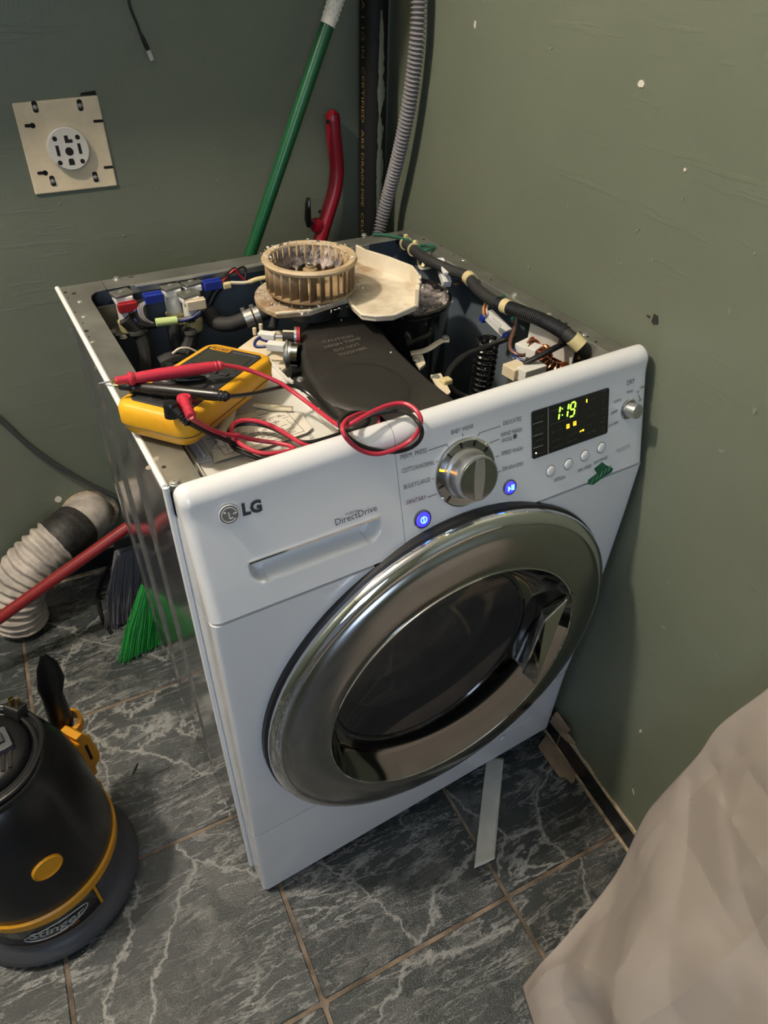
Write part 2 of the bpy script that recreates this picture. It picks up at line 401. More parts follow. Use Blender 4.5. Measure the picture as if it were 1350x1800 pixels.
# skirting of black tile, chipped along its top, with the broken plaster line above it
def skirting(name, p0, along, n, length, hgt, th, piece):
    root = MB(); a = Vector(p0)
    m = frame(a, along, (0, 0, 1))
    s = 1 if m.col[2].to_3d().dot(n) > 0 else -1
    root.box((length / 2, hgt / 2 - .002, s * th * .25), (length, hgt - .004, th * .5), m)
    r = struct(root.build(name, 'plaster', smooth=0)); x = 0
    while x < length:
        L = min(piece, length - x)
        mb = MB(); mb.box((x + L / 2, hgt / 2 + .004, s * th * .6), (L - .003, hgt - .010, th * .6), m); mb.build('skirting_tile', 'black_tile', r, smooth=0, bevel=.0012)
        x += piece
    # ragged plaster strip left on the wall above, and broken grout at the floor line
    for (zz, amp, dep, zc) in ((hgt - .002, .006, th * .75, .006), (0.0, .0035, th * 1.25, .004)):
        mb = MB(); N = int(length / .012); top = []; bot = []
        for k in range(N + 1):
            xx = length * k / N; v = noise.noise((xx * 30, zz * 50, 1.3)) + .6 * noise.noise((xx * 90, 3, zz))
            top.append((xx, zz + zc + amp * v)); bot.append((xx, zz - .002))
        mb.prism(bot + top[::-1], 0, s * dep, m); mb.build('plaster_edge', 'plaster', r, smooth=0)
    return r
skirting('baseboard_back', COR + BN * .0, -BDIR, BN, 1.9, .062, .012, .30)
skirting('baseboard_right', COR + RN * .0, -RDIR, RN, 2.6, .055, .005, .30)
# paint chips, dents and filler spots on the right wall
def wall_spot(u, v, r, material, seed, parent=wall_right, P=PR, n=RN, el=1.0, ang=0):
    c = P(u, v, .0006); m = zframe(c, n); rnd = random.Random(seed); k = 9
    poly = [(r * (.65 + .5 * rnd.random()) * math.cos(2 * math.pi * q / k), r * el * (.65 + .5 * rnd.random()) * math.sin(2 * math.pi * q / k)) for q in range(k)]
    ca, sa = math.cos(ang), math.sin(ang); poly = [(x * ca - y * sa, x * sa + y * ca) for x, y in poly]
    mb = MB(); mb.prism(poly, -.0008, .0005, m); o = mb.build('paint_chip', material, None, smooth=0); o.parent = parent; return o
mat('chip', (.62, .58, .50), .8); mat('chip_dark', (.02, .02, .018), .8); mat('chip_pale', (.20, .21, .16), .7)
for k, (u, v, r, mm, el, an) in enumerate([(1127, 147, .0052, 'chip', .85, 0), (835, 43, .003, 'chip', 1.8, .1), (1204, 298, .002, 'chip', 1, 0), (1152, 562, .006, 'chip_dark', 1.3, .4), (1140, 556, .004, 'chip_dark', .3, .1),
      (968, 85, .003, 'chip_pale', .6, 0), (1120, 405, .004, 'chip_pale', .4, .7), (1148, 457, .002, 'chip_pale', 1.2, 0), (930, 470, .003, 'chip_pale', 1.5, .3), (1092, 463, .003, 'chip_pale', .7, 0), (998, 362, .002, 'chip_pale', 1, 0),
      (1327, 445, .002, 'chip_pale', 1, .4), (1283, 547, .004, 'chip_pale', .4, -.9), (823, 440, .004, 'chip_pale', .6, .9), (1200, 350, .002, 'chip_pale', 1, 0), (1267, 793, .004, 'chip_pale', .5, .4), (1166, 1103, .004, 'chip_pale', .5, .5), (1326, 722, .003, 'chip_pale', 1.2, .4),
      (1126, 1285, .0025, 'chip', 1.5, 0), (1113, 1391, .006, 'chip', .15, -.9), (1065, 1380, .004, 'chip_pale', .3, -.9), (1260, 1152, .003, 'chip_pale', .8, .5), (1176, 1025, .003, 'chip_pale', .4, .2)]):
    wall_spot(u, v, r, mm, k, el=el, ang=an)
for k, (u, v, r, mm) in enumerate([(105, 358, .002, 'chip_pale'), (382, 316, .0025, 'chip_pale'), (218, 414, .002, 'chip_pale'), (275, 330, .002, 'chip_pale'), (103, 878, .008, 'chip')]):
    wall_spot(u, v, r, mm, 60 + k, wall_back, PB, BN)
# bulb on a ceiling rose, above and left of the machine
lf = thing('ceiling_lamp', 'bare round bulb in a white ceiling rose above the washing machine', 'lamp', (LAMP.x, LAMP.y, CEIL))
mb = MB(); mb.solid([(.055, -.025), (.06, -.02), (.06, 0)], 32, Matrix.Translation((LAMP.x, LAMP.y, CEIL))); mb.build('ceiling_rose', 'white_plastic', lf)
mb = MB(); mb.cyl((LAMP.x, LAMP.y, CEIL - .075), (LAMP.x, LAMP.y, CEIL - .02), .022); mb.build('socket', 'white_plastic', lf)
mb = MB(); mb.lathe([(.001, -.046), (.02, -.04), (.035, -.025), (.04, -.005), (.036, .015), (.026, .035), (.02, .05)], 24, Matrix.Translation((LAMP.x, LAMP.y, CEIL - .125))); mb.build('glass_bulb', 'bulb', lf)
# shelf fixed to the back wall above the outlet; it shades the top of that wall
sm = frame(COR - BDIR * .85 + Vector((0, 0, 1.46)), BDIR, (0, 0, 1))
sf = thing('wall_shelf', 'plain board shelf on the back wall high above the dryer outlet', 'shelf', COR - BDIR * .85 + Vector((0, 0, 1.45)))
MB().box((0, 0, .135), (1.15, .02, .27), sm).build('board', 'white_plastic', sf, smooth=0, bevel=.002)
for xx in (-.4, .4):
    MB().box((xx, -.06, .012), (.025, .12, .022), sm).build('bracket', 'galv', sf, smooth=0); MB().box((xx, -.016, .10), (.025, .012, .19), sm).build('bracket', 'galv', sf, smooth=0)
# ------------------------------------------------------------------ washing machine
WW, RIM, DB = .60, .818, .565
wm = thing('washing_machine', 'white front-loading washing machine with its lid off and chrome-ringed door', 'washing machine', (.3, .27, 0))
def yf(z):                                            # side profile of the front
    P = [(0, -.016), (.2, -.019), (.3, -.026), (.45, -.031), (.6, -.034), (.683, -.034)]
    for (a, b), (c, d) in zip(P, P[1:]):
        if z <= c:
            t = (z - a) / (c - a); return b + (d - b) * t
    return -.034
XL, XR = .002, .604
def edge(x, Rr=.009):                                 # rounding of the vertical edges
    d = min(x - XL, XR - x)
    if d >= Rr: return 0
    return Rr - math.sqrt(max(0, Rr * Rr - (Rr - d) ** 2))
EQ = [0, .0003, .0012, .0028, .0048, .007, .009]
XS = [XL + q for q in EQ] + [XL + .009 + (XR - XL - .018) * k / 60 for k in range(1, 60)] + [XR - q for q in EQ[::-1]]
def front_piece(name, z0f, z1, nz, material, hole=None):
    mb = MB(); vs = []; fs = []; n = len(XS)
    rows = []
    for k in range(nz + 1):
        rows.append([(x, yf(zz) + edge(x), zz) for x in XS for zz in [z0f(x) + (z1 - z0f(x)) * k / nz]])
    lip_t = [(x, y + .014, z) for x, y, z in rows[-1]]; lip_b = [(x, y + .014, z) for x, y, z in rows[0]]
    allr = [lip_b] + rows + [lip_t]
    mb.add([v for r in allr for v in r], [(j * n + i, j * n + i + 1, (j + 1) * n + i + 1, (j + 1) * n + i) for j in range(len(allr) - 1) for i in range(n - 1) if not (hole and math.hypot(allr[j][i][0] - hole[0], allr[j][i][2] - hole[1]) < hole[2])])
    for s, i in ((1, 0), (-1, n - 1)):                 # returns along both sides
        col = [r[i] for r in rows]; b = [(c[0], .03, c[2]) for c in col]
        q = len(col); f = [(k, k + 1, q + k + 1, q + k) for k in range(q - 1)]
        mb.add(col + b, f if s < 0 else [t[::-1] for t in f])
    return mb.build(name, material, wm, smooth=50)
lower = front_piece('lower_front_panel', lambda x: .2065 + .012 * x / WW, .681, 48, 'enamel', (.307, .434, .225))
kick = front_piece('kick_panel', lambda x: .012 + .022 * x / WW, .2050, 8, 'enamel')
# control panel plane
PO = Vector((0, -.034, .685)); PV = Vector((0, .031, .115)).normalized(); PN = Vector((1, 0, 0)).cross(PV)
PM = frame(PO, (1, 0, 0), PV)
def PP(u, v):
    q = PL(u, v, PO, PN); return q.x, (q - PO).dot(PV)
def pm(x, s, h=0.0): return PM @ Matrix.Translation((x, s, h))
SL = Vector((0, .031, .115)).length
prof = [(-.034 + .031 * t, .685 + .115 * t) for t in [k / 60 for k in range(61)]]
a0 = Vector((-.003, .80)); 
prof += [(-.0016, .807), (-.001, .814)]
for k in range(1, 13):                                # rounded top
    a = k / 12 * R_(82); r = .018; prof.append((-.001 + r * (1 - math.cos(a)), .816 + r * math.sin(a)))
yl, zl = prof[-1]; prof += [(yl + .004, zl + .0001), (yl + .006, zl - .001), (yl + .006, zl - .03)]
pnor = []
for k in range(len(prof)):
    a_, b_ = prof[max(0, k - 1)], prof[min(len(prof) - 1, k + 1)]; d_ = Vector((b_[0] - a_[0], b_[1] - a_[1])).normalized(); pnor.append(Vector((0, -d_.y, d_.x)))
for k in range(len(prof) - 3, len(prof)): pnor[k] = Vector((0, 0, 1))
def panel_piece(name, x0, x1, material, depth=None, nx=60):
    xs = sorted(set([x for x in XS if x0 < x < x1] + [x0 + (x1 - x0) * k / nx for k in range(nx + 1)]))
    vs = []; n = len(xs)
    for k, (y, z) in enumerate(prof):
        for x in xs:
            e = edge(x, .012); v = Vector((x, y, z)) - pnor[k] * e
            v.z -= .0085 * (1 - x / WW) * max(0, min(1, (z - .72) / .10))
            if depth and k <= 60: v -= PN * depth(x, SL * k / 60)
            vs.append(v)
    nr = len(prof)
    fs = [(j * n + i, j * n + i + 1, (j + 1) * n + i + 1, (j + 1) * n + i) for j in range(nr - 1) for i in range(n - 1)]
    mb = MB(); mb.add(vs, fs)
    for i, s in ((0, 1), (n - 1, -1)):
        col = [vs[j * n + i] for j in range(nr)]; b = [Vector((c.x, .030, c.z)) for c in col]
        f = [(k, k + 1, nr + k + 1, nr + k) for k in range(nr - 1)]
        mb.add(col + b, f if s < 0 else [t[::-1] for t in f])
    bt = [vs[i] for i in range(n)]; mb.add(bt + [v + Vector((0, .012, 0)) for v in bt], [(n + k, n + k + 1, k + 1, k) for k in range(n - 1)])
    return mb.build(name, material, wm, smooth=50)
XSEAM = .2285
hx0, hs0 = PP(440, 1030); hx1, hs1 = PP(668, 908); hx0 = PP(433, 978)[0]; hs0 = PP(450, 1032)[1] + .001
def hdepth(x, s):
    sx = min(x - hx0, hx1 - x); b = s - hs0; t = hs1 - s
    if sx <= 0 or b <= 0 or t <= 0: return 0
    def sm(d, wd): q = min(1, d / wd); return q * q * (3 - 2 * q)
    cr = 1.0; rr = .018                                # rounded lower corners
    if sx < rr and b < rr: 
        dd = rr - math.hypot(rr - sx, rr - b); sxx = max(0, dd); 
        return .020 * sm(sxx, .007)
    return .020 * min(sm(sx, .006), sm(b, .012), sm(t, .0025))
drawer = panel_piece('drawer_front', XL, XSEAM, 'enamel', hdepth, 130)
drawer['label'] = 'detergent drawer front with moulded finger recess'
ctrl = panel_piece('control_panel', XSEAM + .0008, XR, 'enamel', None, 40)
mb = MB(); mb.box(((hx0 + hx1) / 2, hs1 - .0002, .0004), (hx1 - hx0 - .002, .0022, .0024), PM); mb.build('handle_trim', 'chrome', drawer, smooth=0)
# ---- lettering helper: pixel of baseline start and end
def ptext(body, a, b, hgt, parent, material='print', bold=0, shear=0.0):
    xa, sa = PP(*a); xb, sb = PP(*b); L = math.hypot(xb - xa, sb - sa); ang = math.atan2(sb - sa, xb - xa)
    return text(body, pm(xa, sa, .0004) @ Matrix.Rotation(ang, 4, 'Z'), material, parent, width=L, height=hgt, bold=bold, shear=shear)
def pline(pts, wd, parent, material='print', name='guide_line'):
    mb = MB(); q = [PP(*p) for p in pts]
    for (xa, sa), (xb, sb) in zip(q, q[1:]):
        L = math.hypot(xb - xa, sb - sa); mb.box((L / 2, 0, .0003), (L + wd * .5, wd, .0004), pm(xa, sa) @ Matrix.Rotation(math.atan2(sb - sa, xb - xa), 4, 'Z'))
    return mb.build(name, material, parent, smooth=0)
# emblem and maker's name
ex, es = PP(402, 904); em = pm(ex, es)
em = em @ Matrix.Scale(.86, 4)
mb = MB(); mb.solid([(.0115, 0), (.0115, .0012), (.0108, .0018)], 40, em); emb = mb.build('emblem', 'emblem_grey', drawer)
mb = MB(); mb.lathe([(.0117, .0005), (.0119, .0018), (.0112, .0021), (.0108, .0018)], 40, em)
mb.lathe([(.0089, .0018), (.0089, .0023), (.0081, .0023), (.0081, .0018)], 40, em, R_(0), R_(318))
mb.box((-.0002, -.0008, .002), (.0011, .0076, .0007), em); mb.box((.0016, -.0046, .002), (.0044, .0011, .0007), em)
mb.box((.0065, 0, .002), (.0042, .0011, .0007), em); mb.solid([(.0013, .0018), (.0013, .0023)], 12, em @ Matrix.Translation((-.0044, .0038, 0)))
mb.build('emblem_relief', 'white_plastic', drawer)
ptext('LG', (427, 906), (461, 897), .0118, drawer, 'print_dark', bold=.045)
ptext('DirectDrive', (590, 924), (663, 897), .0078, drawer, 'print')
ptext('INVERTER', (607, 906), (630, 899), .0026, drawer, 'print')
# programme names round the dial
for t, a, b, hh, c in [('BABY WEAR', (793, 764), (832, 752), .0052, 'print'), ('DELICATES', (884, 748), (916, 739), .0052, 'print'), ('HAND WASH', (880, 768), (917, 758), .0052, 'print'), ('/WOOL', (881, 779), (900, 773), .0052, 'print'),
      ('SPEED WASH', (881, 801), (918, 791), .0052, 'print'), ('DRAIN+SPIN', (883, 828), (919, 818), .0052, 'print'), ('PERM. PRESS', (704, 808), (750, 795), .0052, 'print'), ('COTTON/NORMAL', (707, 832), (764, 816), .0052, 'print'),
      ('BULKY/LARGE', (710, 860), (756, 846), .0052, 'print'), ('SANITARY', (714, 887), (749, 877), .0052, 'print_red'), ('DRY', (1102, 678), (1115, 673), .0068, 'print'), ('TIME', (1125, 684), (1133, 681), .0030, 'print'), ('30', (1119, 692), (1123, 690), .0035, 'print'), ('60', (1123, 706), (1127, 704), .0035, 'print'),
      ('MORE', (1101, 692), (1112, 689), .0033, 'print'), ('NORMAL', (1079, 709), (1092, 704), .0035, 'print'), ('DAMP', (1074, 729), (1085, 724), .0037, 'print'), ('LOW TEMP', (1069, 751), (1086, 744), .0035, 'print'),
      ('OPTION', (973, 848), (993, 841), .0048, 'print'), ('SPIN SPEED', (1015, 831), (1039, 821), .0046, 'print'), ('WASH/RINSE', (1043, 817), (1067, 806), .0046, 'print'),
      ('PRESS & HOLD 3 SEC', (1083, 793), (1106, 783), .0020, 'print'), ('FOR CHILD LOCK', (1085, 796), (1107, 786), .0018, 'print')]:
    ptext(t, a, b, hh, ctrl, c)
mb = MB(); wx, ws = PP(905, 767); mb.solid([(.0028, 0), (.0028, .0003)], 3, pm(wx, ws) @ Matrix.Rotation(R_(90), 4, 'Z')); mb.lathe([(.0012, .0003), (.0030, .0005)], 14, pm(wx, ws)); mb.build('wool_mark', 'print', ctrl)
for l in [[(753, 792), (785, 781), (788, 785)], [(766, 812), (770, 811)], [(759, 842), (763, 841)], [(752, 874), (768, 868)], [(813, 762), (813, 767)], [(840, 766), (843, 761), (879, 749)], [(860, 779), (877, 772)], [(871, 803), (877, 801)], [(872, 831), (880, 828)], [(1122, 694), (1125, 701)]]:
    pline(l, .0006, ctrl)
# ---- programme dial
kx, ks = PP(817, 830)
km = pm(kx, ks)
rO = (Vector(PP(871, 812)) - Vector(PP(768, 836))).length / 2 * .98
dial = MB().solid([(rO, 0), (rO, .002), (rO - .0015, .0035)], 64, km).build('program_dial', 'dark_chrome', wm)
mb = MB(); mb.lathe([(rO, .001), (rO + .0008, .003), (rO - .0006, .0042), (rO - .002, .0034)], 64, km); mb.build('dial_ring', 'chrome', dial)
KR = rO * .70; kc = km @ Matrix.Translation((.0, -.0, 0))
mb = MB(); mb.solid([(KR * 1.08, .0034), (KR * 1.06, .006), (KR * .97, .008), (KR * .95, .019), (KR * .97, .024), (KR * .95, .0262), (KR * .90, .0268)], 64, kc); mb.build('dial_knob', 'satin', dial)
mb = MB(); mb.solid([(KR * .89, .0266), (KR * .87, .0274)], 56, kc); mb.build('dial_cap', 'dark_chrome', dial)
bow = [(KR * .30 * math.sin(t) ** .6 * s, KR * .84 * math.cos(t)) for s, rng in ((1, range(0, 9)), (-1, range(8, -1, -1))) for t in [math.pi * k / 8 for k in rng]]
bow = [(-KR * .17 - .08 * KR * math.cos(q / 8 * math.pi - math.pi / 2), KR * .84 - 1.68 * KR * q / 8) for q in range(9)] + [(KR * .17 + .08 * KR * math.cos(q / 8 * math.pi - math.pi / 2), -KR * .84 + 1.68 * KR * q / 8) for q in range(9)]
mb = MB(); mb.prism(bow, .0272, .0284, kc @ Matrix.Rotation(R_(-8), 4, 'Z')); mb.build('dial_grip', 'satin', dial, smooth=30)
for k, a in enumerate([222, 190, 158, 128, 98, 68, 36, 8, -24]):
    am = km @ Matrix.Rotation(R_(a), 4, 'Z') @ Matrix.Translation((rO * .885, 0, .0035))
    mb = MB(); mb.prism(rrect(-.0035, -.0011, .0035, .0011, .0009, 3), 0, .0009, am); mb.build('marker_lamp', 'led_amber' if k == 2 else 'black_gloss', dial, smooth=0)
# ---- lit push buttons
def push(u, v, r, parent_name):
    x, s = PP(u, v); m = pm(x, s)
    b = MB().solid([(r, 0), (r * .97, .0022), (r * .86, .0026), (r * .80, .0014)], 40, m).build(parent_name, 'dark_chrome', wm)
    MB().solid([(r * .80, .0012), (r * .78, .0026), (r * .70, .0032), (.0001, .0035)], 40, m).build('button_face', 'led_blue_face', b)
    return b, m
pb, m = push(742, 912, .0112, 'power_button')
mb = MB(); mb.lathe([(.0042, .0035), (.0042, .0041), (.0032, .0041), (.0032, .0035)], 28, m); mb.box((0, 0, .0037), (.0012, .0046, .0008), m); mb.build('power_symbol', 'led_blue', pb)
sb, m = push(895, 856, .0098, 'start_button')
mb = MB(); mb.prism([(-.0042, -.0034), (-.0002, 0), (-.0042, .0034)], .0034, .0041, m)
for xx in (.0014, .0038): mb.box((xx, 0, .0038), (.0014, .0068, .0007), m)
mb.build('play_symbol', 'led_blue', sb, smooth=0)
for u, v in [(968, 828), (999, 816), (1028, 801), (1057, 787)]:
    x, s = PP(u, v); m = pm(x, s)
    o = MB().solid([(.0068, -.001), (.0068, .0006), (.0058, .0016), (.003, .0021), (.0001, .0022)], 32, m).build('option_button', 'enamel', wm)
    MB().lathe([(.0068, .0002), (.0074, .0003), (.0075, 0)], 32, m).build('button_gap', 'print_dark', o)
# ---- display window
c4 = [PP(933, 726), PP(1070, 679), PP(1067, 757), PP(936, 811)]
dx0, dx1 = (c4[0][0] + c4[3][0]) / 2, (c4[1][0] + c4[2][0]) / 2; ds0 = (c4[2][1] + c4[3][1]) / 2; ds1 = (c4[0][1] + c4[1][1]) / 2
disp = MB().prism(rrect(dx0, ds0, dx1, ds1, .003), -.0005, .0012, PM).build('display_window', 'black_gloss', wm, smooth=0)
def dpp(u, v):            # fraction across the window from its four pixel corners
    return PP(u, v)
xs_, _ = PP(962, 760); MB().box((xs_, (ds0 + ds1) / 2, .0013), (.0011, ds1 - ds0 - .001, .0008), PM).build('window_divider', 'satin', disp, smooth=0)
for k in range(1, 4):
    s = ds1 - (ds1 - ds0) * (k * .255); MB().box((dx0 + .0085, s, .0013), (.0150, .0008, .0006), PM).build('key_divider', 'satin', disp, smooth=0)
MB().solid([(.0009, .0012), (.0009, .0016)], 12, pm(*PP(941, 796))).build('key_lamp', 'led_white', disp)
# seven segment digits
def seg(digit, x, s, hgt, wd, parent):
    t = hgt * .095; on = {'1': 'bc', '9': 'abcdfg'}[digit]; mb = MB()
    R = {'a': (0, hgt / 2, 1), 'd': (0, -hgt / 2, 1), 'g': (0, 0, 1), 'b': (wd / 2, hgt / 4, 0), 'c': (wd / 2, -hgt / 4, 0), 'f': (-wd / 2, hgt / 4, 0), 'e': (-wd / 2, -hgt / 4, 0)}
    for q in on:
        cx, cy, hor = R[q]; L = (wd if hor else hgt / 2) * .80; tt = t
        pl_ = [(-L / 2, 0), (-L / 2 + tt / 2, tt / 2), (L / 2 - tt / 2, tt / 2), (L / 2, 0), (L / 2 - tt / 2, -tt / 2), (-L / 2 + tt / 2, -tt / 2)]
        if not hor: pl_ = [(-b, a) for a, b in pl_]
        pl_ = [(a + cx, b + cy) for a, b in pl_]; pl_ = [(a + b * .16, b) for a, b in pl_]
        mb.prism(pl_, .0012, .0016, pm(x, s))
    return mb.build('lit_digit', 'led_green', parent, smooth=0)
for d, u, v in (('1', 978, 727), ('1', 993, 722), ('9', 1005, 719)):
    x, s = PP(u, v); seg(d, x, s, .0170, .0072, disp)
mb = MB()
for dv in (-6, 5):
    x, s = PP(987, 724 + dv); mb.box((x, s, .0014), (.0010, .0013, .0005), PM)
mb.build('lit_colon', 'led_green', disp, smooth=0)
mb = MB(); q = [PP(965, 725), PP(1014, 706), PP(1012, 730), PP(967, 747)]
fx0, fx1, fs0, fs1 = (q[0][0] + q[3][0]) / 2, (q[1][0] + q[2][0]) / 2, (q[2][1] + q[3][1]) / 2, (q[0][1] + q[1][1]) / 2
for a, b, c, d in ((fx0, fs0, fx1, fs0), (fx0, fs1, fx1, fs1), (fx0, fs0, fx0, fs1), (fx1, fs0, fx1, fs1)): mb.box(((a + c) / 2, (b + d) / 2, .0013), (c - a + .0004, d - b + .0004, .0003), PM)
mb.build('digit_frame', 'dim_print', disp, smooth=0)
for u, v in ((997, 748), (1009, 743)):
    x, s = PP(u, v); m = pm(x, s, .0012); mb = MB()
    mb.box((0, -.0018, .0002), (.0042, .0026, .0004), m); mb.box((-.0005, .0016, .0002), (.0032, .0007, .0004), m); mb.box((.0016, .0008, .0002), (.0007, .0024, .0004), m); mb.box((-.0018, .0008, .0002), (.0007, .0012, .0004), m)
    mb.build('lit_icon', 'led_amber', disp, smooth=0)
x, s = PP(1021, 757); m = pm(x, s, .0012); mb = MB(); mb.lathe([(.0013, 0), (.0013, .0004), (.0006, .0004)], 12, m @ Matrix.Translation((.0025, .0003, 0))); mb.box((-.0006, .0003, .0002), (.0042, .0007, .0004), m); mb.box((-.0021, -.0005, .0002), (.0006, .0012, .0004), m); mb.build('lit_key_icon', 'led_amber', disp, smooth=0)
x, s = PP(1030, 704); MB().box((x, s, .0014), (.0012, .0040, .0004), PM).build('lit_bar', 'led_amber', disp, smooth=0)
def dt(body, a, b, hh): return ptext(body, a, b, hh, disp, 'dim_print')
for o in [dt('EX HIGH', (1034, 705), (1046, 700), .0026), dt('HIGH', (1031, 719), (1040, 716), .0026), dt('MEDIUM', (1031, 734), (1046, 728), .0026), dt('LOW', (1030, 749), (1039, 745), .0026), dt('NO SPIN', (1030, 763), (1045, 757), .0026),
          dt('EXTRA RINSE', (995, 768), (1014, 760), .0024), dt('RINSE+SPIN', (995, 779), (1012, 772), .0024), dt('PRE WASH', (969, 777), (985, 771), .0024), dt('STAIN CYCLE', (969, 789), (988, 781), .0024),
          dt('HEAVY', (1056, 690), (1065, 686), .0024), dt('SOIL', (1056, 696), (1064, 693), .0024), dt('HOT', (1055, 706), (1063, 703), .0024), dt('COLD', (1055, 712), (1063, 709), .0024), dt('WARM', (1055, 721), (1064, 718), .0024), dt('COLD', (1055, 728), (1064, 724), .0024), dt('WARM', (1055, 737), (1063, 734), .0024), dt('COLD', (1054, 743), (1063, 740), .0024), dt('TAP', (1054, 753), (1062, 750), .0024), dt('COLD', (1054, 759), (1062, 755), .0024),
          dt('TIME DELAY', (939, 736), (956, 730), .0024), dt('CUSTOM', (939, 757), (955, 751), .0024), dt('SIGNAL', (939, 777), (955, 771), .0024), dt('CHILD LOCK', (944, 799), (957, 793), .0024)]:
    o.location.z += .0
    for v in o.data.vertices: v.co += PN * .0010
for u, v in ((971, 758), (983, 753)):
    x, s = PP(u, v); m = pm(x, s, .0012); mb = MB(); mb.box((0, 0, .0001), (.0036, .0004, .0002), m); mb.box((0, -.0022, .0001), (.003, .0004, .0002), m); mb.box((-.0016, -.001, .0001), (.0004, .0024, .0002), m); mb.box((.0016, -.001, .0001), (.0004, .0024, .0002), m); mb.build('dim_icon', 'dim_print', disp, smooth=0)
# ---- dry dial
x, s = PP(1104, 719); m = pm(x, s)
dd = MB().solid([(.0128, 0), (.0128, .0016), (.0116, .0026)], 40, m).build('dry_dial', 'dark_chrome', wm)
MB().lathe([(.0125, .001), (.0133, .002), (.0122, .0032), (.0112, .0026)], 40, m).build('dial_ring', 'chrome', dd)
MB().solid([(.0102, .0026), (.0098, .004), (.0094, .0150), (.0088, .0162), (.0001, .0166)], 40, m).build('dial_knob', 'satin', dd)
# ---- door
DC = Vector((.307, -.030, .434)); dm = frame(DC, (1, 0, 0), (0, 0, 1))
door = MB().lathe([(.262, -.004), (.274, .000), (.274, .010), (.266, .016)], 96, dm).build('door', 'black_plastic', wm); door['label'] = 'round door with brushed steel ring and dark glass'
MB().lathe([(.270, .008), (.2715, .016), (.269, .022), (.262, .0265), (.258, .0275), (.2565, .0262)], 96, dm).build('chrome_bezel', 'chrome', door, smooth=60)
MB().lathe([(.2568, .0258), (.2560, .0280), (.245, .0325), (.230, .0362), (.215, .0380), (.2005, .0385), (.1985, .0375)], 128, dm).build('steel_ring', 'brushed', door, smooth=60)
MB().lathe([(.1992, .0370), (.1985, .0392), (.1968, .0392), (.196, .0375)], 96, dm).build('ring_lip', 'chrome', door, smooth=60)
gx, gz, gr, gh = -.025, .031, .155, .006               # dark window inside a mirror-bright dish
def dish(i, j):
    a = 2 * math.pi * i; e = j; r1 = .1968; r2 = gr
    c1 = Vector((math.cos(a) * r1, math.sin(a) * r1, .0376)); c2 = Vector((gx + math.cos(a) * r2, gz + math.sin(a) * r2, gh))
    p = c1.lerp(c2, e); p.z -= .006 * math.sin(math.pi * e); return p
MB().grid(dish, 96, 10, dm).build('door_dish', 'dark_chrome', door, smooth=80)
MB().lathe([(gr + .002, gh - .001), (gr, gh + .0022), (gr - .004, gh + .0022), (gr - .006, gh)], 80, dm @ Matrix.Translation((gx, gz, 0))).build('glass_rim', 'black_gloss', door)
MB().lathe([(gr - .003, gh), (gr * .8, gh - .010), (gr * .5, gh - .017), (.001, gh - .020)], 80, dm @ Matrix.Translation((gx, gz, 0))).build('door_glass', 'glass', door, smooth=80)
# drum mouth seen dimly through the glass
MB().lathe([(gr - .004, gh - .002), (gr * .93, -.03), (gr * .86, -.06), (gr * .95, -.10)], 64, dm @ Matrix.Translation((gx, gz, 0))).build('door_gasket', 'rubber', wm)
MB().lathe([(gr * .97, -.095), (.21, -.12), (.22, -.38), (.001, -.39)], 64, dm @ Matrix.Translation((0, 0, 0))).build('drum', 'dark_chrome', wm)
# handle: bright wedge let into the right of the dish
hA = R_(30); hB = R_(-40)
def hp(r, a, h): return dm @ Vector((r * math.cos(a), r * math.sin(a), h))
hv = [hp(.1965, R_(24), .0385), hp(.1965, R_(-36), .0385), hp(.150, R_(-30), .030), hp(.150, R_(16), .034), hp(.165, R_(-26), .012), hp(.165, R_(14), .012)]
MB().add(hv, [(0, 3, 2, 1), (3, 5, 4, 2), (0, 1, 4, 5)] and [(1, 2, 3, 0), (2, 4, 5, 3), (5, 4, 1, 0), (0, 3, 5), (1, 4, 2)]).build('door_handle', 'chrome', door, smooth=0, bevel=.003, seg=3)
def hleaf(i, j):
    a = R_(27 - 66 * i); r = .1966 + .0275 * math.sin(math.pi * i) ** .8 * j; return (r * math.cos(a), r * math.sin(a), .0392 + .0006 * math.sin(math.pi * j))
MB().grid(hleaf, 24, 3, dm).build('handle_plate', 'brushed', door, smooth=60)
# filter cover outline on the lower right of the kick panel
q0 = PL(850, 1345, (0, -.019, .1), Vector((0, 1, 0))); q1 = PL(955, 1258, (0, -.022, .1), Vector((0, 1, 0)))
fm = frame((0, -.0195, 0), (1, 0, 0), (0, 0, 1)); mb = MB()
pts = [Vector(p) for p in ((.40, .075, 0), (.402, .095, 0), (.415, .108, 0), (.54, .118, 0))]
mb.tube([fm @ p for p in spline(pts, 6)], .0006, 6); mb.build('filter_cover_seam', 'white_edge', kick)
MB().solid([(.006, 0), (.006, .0012), (.005, .002)], 20, fm @ Matrix.Translation((.475, .098, 0))).build('filter_cap', 'white_plastic', kick)

